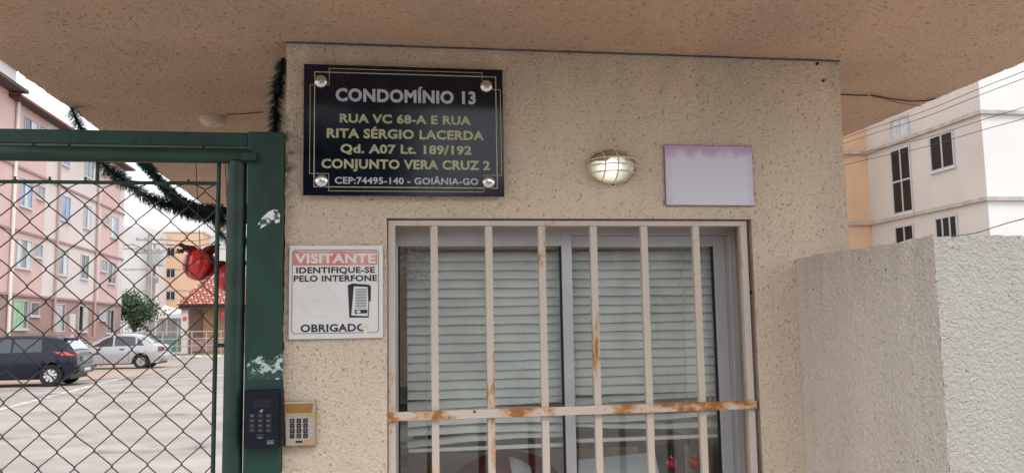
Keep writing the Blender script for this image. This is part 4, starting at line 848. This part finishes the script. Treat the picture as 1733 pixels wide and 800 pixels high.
for py in (420, 456): z_ = at(360, py, y=104).z; MB().box(a2, a2+14, 103.95, 104, z_-.06, z_+.06).build('band', 'cornice', rb_)
# low shed/entry with white awning before orange block
sh = thing('entrance_shelter', 'low dark shelter with a white awning in front of the orange block', 'shelter', (-19, 88, 0))
a, b = at(255, 545, y=88), at(330, 527, y=88); MB().box(a.x, b.x, 88, 91, 0, b.z-.6).build('wall', 'rail2', sh)
vs = []; K = 10
for i in range(K+1):
    t = i/K; xx = at(268+52*t, 530, y=86).x
    for yy, zz in ((86, 0), (88.6, .6)): vs.append((xx, yy, at(290, 533, y=86).z+zz-.35*(abs(t-.5)*2)**2*-1))
o = MB().add(vs, [(2*i, 2*i+1, 2*i+3, 2*i+2) for i in range(K)]).build('awning', 'bwhite', sh); md = o.modifiers.new('solid', 'SOLIDIFY'); md.thickness = .1
for i in range(9): xx = a.x+(b.x-a.x)*i/8; MB().box(xx-.05, xx+.05, 87.9, 88, 0, b.z-.7).build('post', 'bwhite' if i % 2 else 'rail2', sh)

# fence + teal board + kiosk
fe = thing('inner_fence', 'grey picket fence below the tree and utility pole', 'fence', (-17, 66, 0))
a, b = at(206, 570, y=66).x, at(268, 570, y=66).x
for z_ in (.3, at(240, 541, y=66).z): MB().box(a, b, 65.97, 66.03, z_-.04, z_+.04).build('rail', 'bwhite', fe)
for i in range(int((b-a)/.2)): MB().box(a+i*.2, a+i*.2+.06, 65.98, 66.02, 0, at(240, 539, y=66).z).build('picket', 'bwhite' if i % 2 else 'rail2', fe)
kg = thing('corner_railing', 'beige tube railing at the parking edge in front of the kiosk', 'railing', (-10, 54, 0))
a, b = at(200, 570, y=54).x, at(470, 570, y=54).x
for py in (561, 573, 585): z_ = at(320, py, y=54).z; MB().tube([(a, 54, z_), (b, 54, z_)], .035, 6).build('rail', 'rail3', kg)
for i in range(12): xx = a+(b-a)*i/11; MB().tube([(xx, 54, 0), (xx, 54, at(320, 560, y=54).z)], .04, 6).build('post', 'rail3', kg)
a, b = at(254, 580, y=55), at(306, 580, y=55)
tagd(MB().box(a.x, b.x, 55, 55.1, .3, at(280, 567, y=55).z).build('teal_board', 'teal', None), 'low dark teal board behind the beige railing', 'board')
ki = thing('kiosk', 'small open kiosk with terracotta tiled roof and pale columns behind the parking lot', 'kiosk', (-10, 60, 0))
ezl = at(298, 516, y=60); rtop = at(352, 468, y=62)
KX0, KX1 = ezl.x, ezl.x+8.5; KZ = ezl.z; RZ = rtop.z; KY0, KY1 = 60, 65
hx0 = at(352, 470, y=62.5).x
hp = MB(); hp.add([(KX0, KY0, KZ), (KX1, KY0, KZ), (KX1-2.2, 62.5, RZ), (hx0, 62.5, RZ), (KX0, KY1, KZ), (KX1, KY1, KZ)], [(0, 1, 2, 3), (0, 3, 4), (3, 2, 5, 4), (1, 5, 2)]); roofo = hp.build('roof', 'tile', ki)
trow = MB(); sl_len = math.hypot(2.5, RZ-KZ); rows = 11; lite = []
tile_me = {}
for m_ in ('tile', 'tile2'):
    tm = MB(); vs = []
    for i in range(5):
        aa = math.pi*i/4
        for j, (yy, zz) in enumerate(((0, 0), (.27, 0))): vs.append((-.10*math.cos(aa), yy, .06*math.sin(aa)+(.02 if j == 0 else 0)))
    tm.add(vs, [(2*i, 2*i+2, 2*i+3, 2*i+1) for i in range(4)]); tile_me[m_] = tm.mesh('tile')
M['tile2'] = mat('pale_terracotta_tile', (.55, .30, .25), .8, var=.2, vscale=3)
slope = math.atan2(RZ-KZ, 2.5); cnt = 0
for r_ in range(rows):
    t = r_/rows; xl = KX0+(hx0-KX0)*t; xr2 = at(400, 500, y=60).x
    n = int((xr2-xl)/.235)
    for i in range(n):
        if cnt >= 298: break
        mm = 'tile2' if (i*7+r_*5) % 3 == 0 else 'tile'
        o = link('tile', tile_me[mm], mm, roofo); o.location = (xl+.12+i*.235, KY0+2.5*t-.02, KZ+(RZ-KZ)*t+.03); o.rotation_euler = (slope, 0, 0); cnt += 1
MB().box(KX0+.15, KX1-.15, KY0+.12, KY0+.2, KZ-.28, KZ-.02).build('fascia', 'eave', ki)
for px in (312.5,): 
    c_ = at(px, 560, y=60.5).x; MB().box(c_-.22, c_+.22, 60.3, 60.7, 0, KZ-.02).build('column', 'bcream', ki, bev=.02)
MB().box(KX1-.8, KX1-.4, 60.3, 60.7, 0, KZ-.02).build('column', 'bcream', ki, bev=.02)
c_ = at(345, 560, y=62.4).x; MB().box(c_, KX1-.4, 62.2, 62.4, 0, KZ+.1).build('back_wall', 'rorange', ki); MB().box(c_-1.4, c_, 62.8, 63, 0, KZ+.1).build('back_wall', 'bmauve', ki)
MB().box(KX0+.8, KX1-1, 60.9, 61.0, .2, .95).build('counter', 'bmauve', ki)
MB().lathe([(.001, -.03), (.16, -.02), (.16, .02), (.001, .03)], at(376, 531, y=60.4), 'y', 12).build('red_decoration', 'red', ki)
MB().lathe([(.001, -.03), (.13, -.02), (.13, .02), (.001, .03)], at(313, 538, y=60.25), 'y', 12).build('red_decoration', 'pink', ki)
# kerb and grass strip
a, b = gp(262, 606), gp(470, 600)
structure(MB().box(at(262, 600, y=52).x, 6, 52, 52.35, 0, .16).build('kerb', 'kerb'))
structure(MB().box(at(262, 600, y=52).x, 6, 52.35, 58, 0, .13).build('verge', 'grass'))
for k, (px, w_) in enumerate(((298, .5), (318, .35), (333, .6), (352, .4), (368, .5))):
    c = at(px, 598, y=51.8); c.z = .1; m_ = MB()
    vs = []
    for i in range(7):
        for j in range(8):
            th, ph = math.pi*i/6, 2*math.pi*j/8; rr = w_*.5*(1+.25*noise.noise(Vector((i*1.3, j*1.7, k*3.1)))); vs.append((c.x+rr*1.2*math.sin(th)*math.cos(ph), c.y+rr*.6*math.sin(th)*math.sin(ph), .02+abs(rr*.5*math.cos(th))))
    m_.add(vs, [(i*8+j, i*8+(j+1) % 8, (i+1)*8+(j+1) % 8, (i+1)*8+j) for i in range(6) for j in range(8)])
    o = m_.build('rubble_stone', 'kerb', None); tagd(o, ('wide pale rubble stone, leftmost along the kerb near the silver car', 'smallest pale rubble stone, second from the left along the kerb', 'largest pale rubble stone, middle of the kerb below the kiosk column', 'second pale rubble stone from the right along the kerb', 'pale rubble stone, rightmost along the kerb next to the gate stile')[k], 'stone', 'rubble stones along the kerb')

# utility poles
def upole(px, y, top_py, r_, label, arms):
    b = at(px, 560, y=y); zt2 = at(px, top_py, y=y).z
    p = thing('utility_pole', label, 'utility pole', (b.x, y, 0), 'concrete utility poles'); MB().tube([(b.x, y, 0), (b.x, y, zt2)], [r_*1.3, r_*.8], 8).build('shaft', 'pole', p, smooth=60)
    for dz in arms: MB().box(b.x-.9, b.x+.9, y-.06, y+.06, zt2-dz-.06, zt2-dz+.06).build('crossarm', 'pole', p); [MB().lathe([(.06, .06), (.09, .16), (.05, .26)], (b.x+q, y, zt2-dz), 'z', 6).build('insulator', 'wframe', p) for q in (-.8, -.3, .3, .8)]
    return p, b, zt2
p1, b1, z1 = upole(249, 62, 396, .19, 'tall concrete utility pole left of its twin behind the white car', (.4, 1.3))
p2, b2, z2 = upole(258, 64, 412, .12, 'thinner utility pole right of its twin behind the white car', (.5,))
c = at(267, 439, y=63.5); MB().box(c.x-.35, c.x+.35, 63.1, 63.9, c.z-.45, c.z+.45).build('transformer', 'wframe', p2, bev=.05); MB().lathe([(.18, -.2), (.22, .1), (.18, .3)], (b1.x+.45, 62, z1-3.2), 'z', 8).build('lamp_housing', 'rail2', p1)
MB().tube([(b1.x, 62, z1-1.2), (b1.x-1.0, 61.6, z1-.75), (b1.x-1.9, 61.2, z1-.9)], .05, 6).build('lamp_arm', 'pole', p1)
for k, (pa, pb, lab) in enumerate(((( 256, 405), (390, 392), 'uppermost far power line strung right from the twin poles'), ((256, 412), (390, 402), 'lower far power line strung right from the twin poles'))):
    A_, B_ = at(*pa, y=63), at(*pb, y=92); mid = (A_+B_)/2-Vector((0, 0, .5)); tagd(MB().tube(cat([A_, mid, B_], 6), .03, 4).build('power_line', 'cable', None), lab, 'power line')

# trees
def tree(px, y, crown, base, r_c, label, nleaf, seed, leafm='leaf', size=.12, cat_='tree', grp=None, base_x=None):
    rnd = random.Random(seed); c = Vector(crown); t = thing('tree', label, cat_, (base[0], base[1], 0), grp)
    m_ = MB(); bs = Vector(base); fork = bs.lerp(Vector((c.x, c.y, c.z-r_c*.4)), .7)
    m_.tube([bs, bs.lerp(fork, .5)+Vector((rnd.uniform(-.05, .05), 0, 0)), fork], [r_c*.10, r_c*.08, r_c*.06], 8)
    tips = []
    for i in range(16):
        v = Vector((rnd.gauss(0, 1), rnd.gauss(0, 1), rnd.gauss(.25, .8))).normalized(); e = c+Vector((v.x*r_c*.8, v.y*r_c*.8, v.z*r_c*.62)); mid = fork.lerp(e, .5)+Vector((rnd.uniform(-.1, .1), 0, .1))*r_c
        m_.tube([fork, mid, e], [r_c*.045, r_c*.025, r_c*.008], 5); tips += [e, mid.lerp(e, .5), mid]
    m_.build('trunk', 'bark', t, smooth=60)
    cl = [(q+Vector((rnd.gauss(0, .13), rnd.gauss(0, .13), rnd.gauss(0, .10)))*r_c, r_c*rnd.uniform(.16, .34)) for q in tips for _ in range(2)]
    vs = []; fs = []
    for i in range(nleaf):
        q, rr = cl[rnd.randrange(len(cl))]; p = q+Vector((rnd.gauss(0, .5), rnd.gauss(0, .5), rnd.gauss(0, .42)))*rr
        u = Vector((rnd.gauss(0, 1), rnd.gauss(0, 1), rnd.gauss(0, .6))).normalized(); w_ = u.cross(Vector((rnd.gauss(0, 1), rnd.gauss(0, 1), rnd.gauss(0, 1)))).normalized(); s_ = size*rnd.uniform(.6, 1.3)
        k = len(vs); vs += [p-w_*s_*.3, p+u*s_*.5-w_*s_*.35, p+u*s_, p+u*s_*.5+w_*s_*.35]; fs.append((k, k+1, k+2, k+3))
    me = bpy.data.meshes.new('crown'); me.from_pydata([tuple(v) for v in vs], [], fs); link('crown', me, leafm, t, kind='stuff')
cc = at(226, 514, y=58); tree(0, 0, (cc.x, 58, cc.z-.45), (cc.x+.2, 58, 0), 1.6, 'small leafy green tree between the pink block and the utility poles', 2300, 31, size=.2)
# street side, behind the photographer (mirrored in the window glass)
tree(0, 0, (-2.2, -9.5, 4.6), (-2.0, -9.5, 0), 2.6, 'broad dark street tree across the road, mirrored in the window', 9000, 9, 'leafd', .28)
tree(0, 0, (5.4, -10.5, 4.2), (5.2, -10.5, 0), 2.3, 'rounder street tree farther right across the road, mirrored in the window', 7000, 11, 'leafd', .28)
sw = thing('street_wall', 'plain grey rendered wall across the road from the gatehouse', 'wall', (0, -13, 0)); MB().box(-30, 30, -13.3, -13, 0, 2.1).build('wall', 'street', sw); MB().box(-30, 30, -13.35, -12.95, 2.1, 2.2).build('coping', 'kerb', sw)
hs = thing('street_house', 'low house behind the wall across the road', 'house', (3, -20, 0)); MB().box(-2, 9, -24, -18, 0, 3.6).build('wall', 'street', hs); MB().prism([(-2.4, 3.6), (9.4, 3.6), (3.5, 5.4)], -24.3, -17.6).build('roof', 'tile', hs)

# ================================================================== RIGHT BUILDING
XR = 20.635; YN, YB = 26.0, 33.0
rbd = thing('cream_building', 'cream and peach apartment building rising behind the low wall on the right', 'apartment block', (XR+3, 30, 0))
ZZ = 14.0
MB().box(XR, XR+12, YN+.004, YB, 0, ZZ).build('cream_wall', 'rcream', rbd); MB().box(XR+.004, XR+12, YN, YN+.004, 0, ZZ).build('front_wall', 'rwhite', rbd)
MB().box(XR-5, XR+12, YB, YB+8, 0, ZZ).build('peach_wall', 'rorange', rbd)
for z_ in (5.54, 8.56, 11.4):
    MB().box(XR-.12, XR, YN-.12, YB-.12, z_-.07, z_+.06).build('cornice', 'cornice', rbd); MB().box(XR, XR+12, YN-.12, YN, z_-.07, z_+.06).build('cornice', 'cornice', rbd); MB().box(XR-5, XR-.0, YB-.12, YB, z_-.07, z_+.06).build('cornice', 'cornice', rbd)
def wr(tl, br, g, cols, rows=1, name='window'):
    A_, B_ = at(*tl, x=XR), at(*br, x=XR); win_x(rbd, XR-.001, min(A_.y, B_.y), max(A_.y, B_.y), min(A_.z, B_.z), max(A_.z, B_.z), -1, g, cols, rows, fw=.07)
wr((1507, 256), (1547.6, 357), 'wred', 2, 2); wr((1573, 233), (1618, 281), 'wred', 2); wr((1515, 384), (1550, 425), 'wred', 2); wr((1583, 369), (1626, 440), 'wred', 3); wr((1507, 204), (1540, 228), 'wcurt', 2)
# power lines on the right
for k, (pa, pb, lab) in enumerate((((1429, 234), (1733, 121), 'topmost power line crossing before the cream building'), ((1429, 243), (1733, 133), 'second power line from the top before the cream building'), ((1450, 262), (1733, 182), 'third power line from the top before the cream building'), ((1431, 279), (1733, 201), 'fourth power line from the top before the cream building'), ((1590, 404), (1733, 370), 'lowest power line, just above the low wall on the right'))):
    A_, B_ = at(*pa, y=16), at(*pb, y=12); d = B_-A_; A2, B2 = A_-d*1.5, B_+d*1.5; mid = (A_+B_)/2-Vector((0, 0, .05))
    tagd(MB().tube(cat([A2, A_, mid, B_, B2], 5), .006 if k < 4 else .009, 5).build('power_line', 'cable', None), lab, 'power line', 'power lines right of the gatehouse')

# ================================================================== CARS
def car(name, label, xr, yn, L, Wd, prof_b, prof_r, wheels, wr_, paint, wins, rear, tailfn, hub, seed):
    """profiles are (distance from the tail, height); yn = near side plane; the car faces -X"""
    c = thing(name, label, 'car', (xr-L/2, yn+Wd/2, 0)); H = Wd/2; yc = yn+H
    ip = lambda P, s: float(np.interp(s, [p[0] for p in P], [p[1] for p in P]))
    ztop = max(p[1] for p in prof_r)
    def hw(s):   # plan taper at the ends
        e = min(s, L-s); return H*(1-.16*max(0, 1-e/.55)**2)
    def ring(s):
        zb_ = ip(prof_b, s); zr_ = max(ip(prof_r, s), zb_+.004); w_ = hw(s); k = min(1, (zr_-zb_)/(ztop-.95)); wr2 = w_*(.93-.19*k)
        zl = .24 if .12 < s < L-.12 else .34
        for wc in wheels:
            d = abs(s-wc); ra = wr_+.05
            if d < ra: zl = max(zl, wr_+math.sqrt(ra*ra-d*d))
        zl = min(zl, zb_-.12); z1 = max(zl+.01, .45); z2 = max(z1+.01, .66)
        return [(w_*.95, zl), (w_*.985, z1), (w_, z2), (w_*.965, max(z2+.01, zb_-.06)), (w_*.93, zb_), (wr2, zr_), (wr2*.86, zr_+.03*k+.008), (wr2*.4, zr_+.055*k+.012), (0, zr_+.06*k+.014)]
    S = sorted(set([0, .03, .08, L-.03, L-.08, L]+[round(i*.06, 3) for i in range(1, int(L/.06))]))
    m_ = MB(); vs = []; nr = 9
    for s in S:
        rg = ring(s); vs += [(xr-s, yc-w_, z_) for w_, z_ in rg]+[(xr-s, yc+w_, z_) for w_, z_ in rg[-2::-1]]
    nn = 2*nr-1; fs = []
    for i in range(len(S)-1):
        for j in range(nn-1): fs.append((i*nn+j, i*nn+j+1, (i+1)*nn+j+1, (i+1)*nn+j))
        fs.append((i*nn+nn-1, i*nn, (i+1)*nn, (i+1)*nn+nn-1))
    fs += [tuple(range(nn)), tuple((len(S)-1)*nn+k for k in range(nn))[::-1]]
    body = m_.add(vs, fs).build('body', paint, c, smooth=38)
    MB().box(xr-L+.15, xr-.15, yn+.12, yn+Wd-.12, .2, .5).build('underbody', 'trim', c)
    def side(s, z_, off=.006):
        rg = ring(s); return hw_at(rg, z_)+off
    def hw_at(rg, z_):
        for (w0, z0), (w1, z1) in zip(rg, rg[1:]):
            if z0 <= z_ <= z1: return w0+(w1-w0)*(z_-z0)/max(1e-6, z1-z0)
        return rg[5][0]
    def panel(nm, poly_, m__, off=.006, near=True, n=8):   # poly_: lower-left.. (s0b,s1b,zb),(s0t,s1t,zt)
        (a0, a1, za), (b0_, b1_, zb2) = poly_; v2 = []; 
        for i in range(n+1):
            for j in range(4):
                t, u = i/n, j/3; s = (a0+(a1-a0)*t)*(1-u)+(b0_+(b1_-b0_)*t)*u
                zt3 = zb2(s) if callable(zb2) else zb2; z_ = za+(zt3-za)*u; w_ = side(s, z_, off)
                v2.append((xr-s, yc-w_ if near else yc+w_, z_))
        return MB().add(v2, [(i*4+j, i*4+j+1, (i+1)*4+j+1, (i+1)*4+j) for i in range(n) for j in range(3)]).build(nm, m__, c, smooth=60)
    for poly_ in wins:
        for nr_ in (True, False): panel('side_window', poly_, 'carw', .008, nr_)
    # rear window
    (s0, s1, w0, w1, m__) = rear; v2 = []
    for i in range(7):
        s = s0+(s1-s0)*i/6
        for j in range(7):
            u = (j/6*2-1); zr_ = max(ip(prof_r, s), ip(prof_b, s)); rg = ring(s); ww = (w0+(w1-w0)*i/6)*H; k = abs(u)*ww
            zz = float(np.interp(k, [p[0] for p in rg[:4:-1]], [p[1] for p in rg[:4:-1]])); v2.append((xr-s+.012, yc+u*ww, zz+.012))
    MB().add(v2, [(i*7+j, i*7+j+1, (i+1)*7+j+1, (i+1)*7+j) for i in range(6) for j in range(6)]).build('rear_window', m__, c, smooth=60)
    for wc in wheels:
        for yy, sgn in ((yn+.02, -1), (yn+Wd-.02, 1)):
            cx_ = xr-wc; wh = MB().lathe([(wr_*.62, .0*sgn), (wr_*.93, -.015*sgn*-1), (wr_, .03*-sgn), (wr_, .17*-sgn), (wr_*.9, .2*-sgn), (wr_*.3, .2*-sgn)], (cx_, yy, wr_), 'y', 24).build('wheel', 'tyre', c, smooth=40)
            if hub:
                sp2 = MB(); sp2.lathe([(wr_*.64, .012*sgn), (wr_*.56, .004*sgn), (wr_*.54, -.02*sgn)], (cx_, yy, wr_), 'y', 24)
                MB().lathe([(wr_*.62, .003*sgn), (wr_*.60, -.01*sgn)], (cx_, yy, wr_), 'y', 24).build('rim_back', 'trim', wh)
                for q in range(8):
                    aa = 2*math.pi*q/8+.2; 
                    def rp(r2, da): return (cx_+r2*math.cos(aa+da), wr_+r2*math.sin(aa+da))
                    sp2b = MB().prism([rp(wr_*.12, -.5), rp(wr_*.58, -.24), rp(wr_*.58, .24), rp(wr_*.12, .5)], yy+.018*sgn, yy+.005*sgn); sp2b.build('spoke', 'rim', wh)
                MB().lathe([(wr_*.14, .022*sgn), (wr_*.14, .0)], (cx_, yy, wr_), 'y', 12).build('hub_cap', 'rim', wh)
            else:
                MB().lathe([(wr_*.60, .004*sgn), (wr_*.45, .010*sgn), (wr_*.1, .004*sgn)], (cx_, yy, wr_), 'y', 20).build('rim', 'rail2' if seed == 2 else 'rim', wh)
    tailfn(c, side, yc, xr, H, ring, panel)
    return c
def tail_dark(c, side, yc, xr, H, ring, panel):
    for nr_ in (True, False): panel('tail_lamp', ((.02, .34, .86), (.30, .62, .97)), 'tail', .018, nr_)
    for s_ in (-1, 1):
        MB().box(xr-.12, xr-.004, yc+s_*H*.60, yc+s_*H*.82, .87, .95).build('tail_lamp', 'tail', c, bev=.02)
    MB().box(xr-.05, xr+.035, yc-.25, yc+.25, .70, .83).build('number_plate', 'plateg', c); MB().box(xr-.2, xr+.07, yc-H*.88, yc+H*.88, .36, .60).build('rear_bumper', 'carb', c, bev=.05)
    MB().box(xr-.1, xr+.085, yc-H*.3, yc+H*.3, .40, .5).build('bumper_insert', 'rim', c, bev=.02)
    MB().box(xr-.62, xr-.30, yc-H*.68, yc+H*.68, 1.335, 1.37).build('spoiler', 'trim', c, bev=.015)
    for s_ in (1.15, 2.05): 
        w_ = side(s_, .98, .012); MB().box(xr-s_-.09, xr-s_+.09, yc-w_-.02, yc-w_+.01, .84, .87).build('door_handle', 'trim', c, bev=.006)
    panel('belt_trim', ((.9, 3.1, .925), (.9, 3.1, .95)), 'trim', .010, True, 20)
    for s_ in (1.62, 2.55): panel('door_seam', ((s_, s_+.012, .30), (s_, s_+.012, .915)), 'trim', .004, True, 1)
    MB().box(xr-3.02, xr-2.84, yc-H-.16, yc-H+.02, .95, 1.07).build('side_mirror', 'carb', c, bev=.03)
def tail_silver(c, side, yc, xr, H, ring, panel):
    for nr_ in (True, False): panel('tail_lamp', ((.05, .22, .70), (.07, .20, .92)), 'taild', .015, nr_)
    for s_ in (-1, 1): MB().box(xr-.08, xr+.012, yc+s_*H*.58, yc+s_*H*.86, .72, .90).build('tail_lamp', 'taild', c, bev=.015)
    MB().box(xr-.25, xr+.12, yc-H*.93, yc+H*.93, .38, .60).build('rear_bumper', 'cars', c, bev=.05); MB().box(xr-.02, xr+.02, yc-.25, yc+.25, .72, .84).build('number_plate', 'plateg', c)
    for s_ in (1.62, 2.52): 
        w_ = side(s_, .86, .012); MB().box(xr-s_-.09, xr-s_+.09, yc-w_-.02, yc-w_+.01, .80, .84).build('door_handle', 'trim', c, bev=.006)
    panel('rub_strip', ((2.45, 3.35, .63), (2.45, 3.35, .67)), 'trim', .012, True, 8)
    for s_ in (1.35, 2.32): panel('door_seam', ((s_, s_+.012, .30), (s_, s_+.012, .92)), 'trim', .004, True, 1)
    MB().box(xr-3.12, xr-2.92, yc-H-.17, yc-H+.02, .94, 1.07).build('side_mirror', 'cars', c, bev=.03)
# dark hatchback
xr1 = at(121, 610, y=26.3).x+.12
pb = [(0, .62), (.02, .98), (.10, 1.03), (.5, 1.02), (1.5, .99), (2.9, .95), (3.1, .92), (3.75, .78), (3.92, .62), (3.95, .5)]
pr = [(0, .62), (.04, .98), (.10, 1.04), (.24, 1.20), (.42, 1.40), (.6, 1.445), (1.2, 1.48), (1.9, 1.49), (2.3, 1.44), (2.75, 1.20), (3.1, .95), (3.2, .9), (3.95, .4)]
pb = [(a, b*.945) for a, b in pb]; pr = [(a, b*.945) for a, b in pr]
roofline = lambda P, d: (lambda s: float(np.interp(s, [p[0] for p in P], [p[1] for p in P]))-d)
car('dark_hatchback', 'dark blue hatchback with red tail lamps parked at the far left', xr1, 26.25, 3.95, 1.68, pb, pr, (.66, 3.16), .31, 'carb',
    [((.92, 1.70, .975), (.98, 1.70, roofline(pr, .05))), ((1.76, 2.95, .965), (1.76, 2.55, roofline(pr, .05)))], (.13, .40, .78, .66, 'carw2'), tail_dark, True, 1)
xr2_ = at(271, 600, y=37.7).x+.1
pb = [(0, .60), (.03, .90), (.15, .97), (.6, .96), (1.2, .94), (2.9, .90), (3.1, .88), (3.8, .74), (3.98, .6), (4.02, .5)]
pr = [(0, .60), (.03, .90), (.15, .975), (.45, 1.02), (.62, 1.08), (.98, 1.31), (1.25, 1.39), (1.8, 1.41), (2.2, 1.37), (2.75, 1.12), (3.1, .90), (3.2, .86), (4.02, .4)]
car('silver_sedan', 'silver white compact sedan parked beyond the dark hatchback', xr2_, 37.7, 4.02, 1.62, pb, pr, (.86, 3.30), .30, 'cars',
    [((.74, 1.02, .965), (.92, 1.05, roofline(pr, .07))), ((1.10, 1.92, .96), (1.13, 1.92, roofline(pr, .05))), ((2.0, 2.95, .95), (2.0, 2.40, roofline(pr, .06)))], (.50, .95, .74, .66, 'carw'), tail_silver, False, 2)
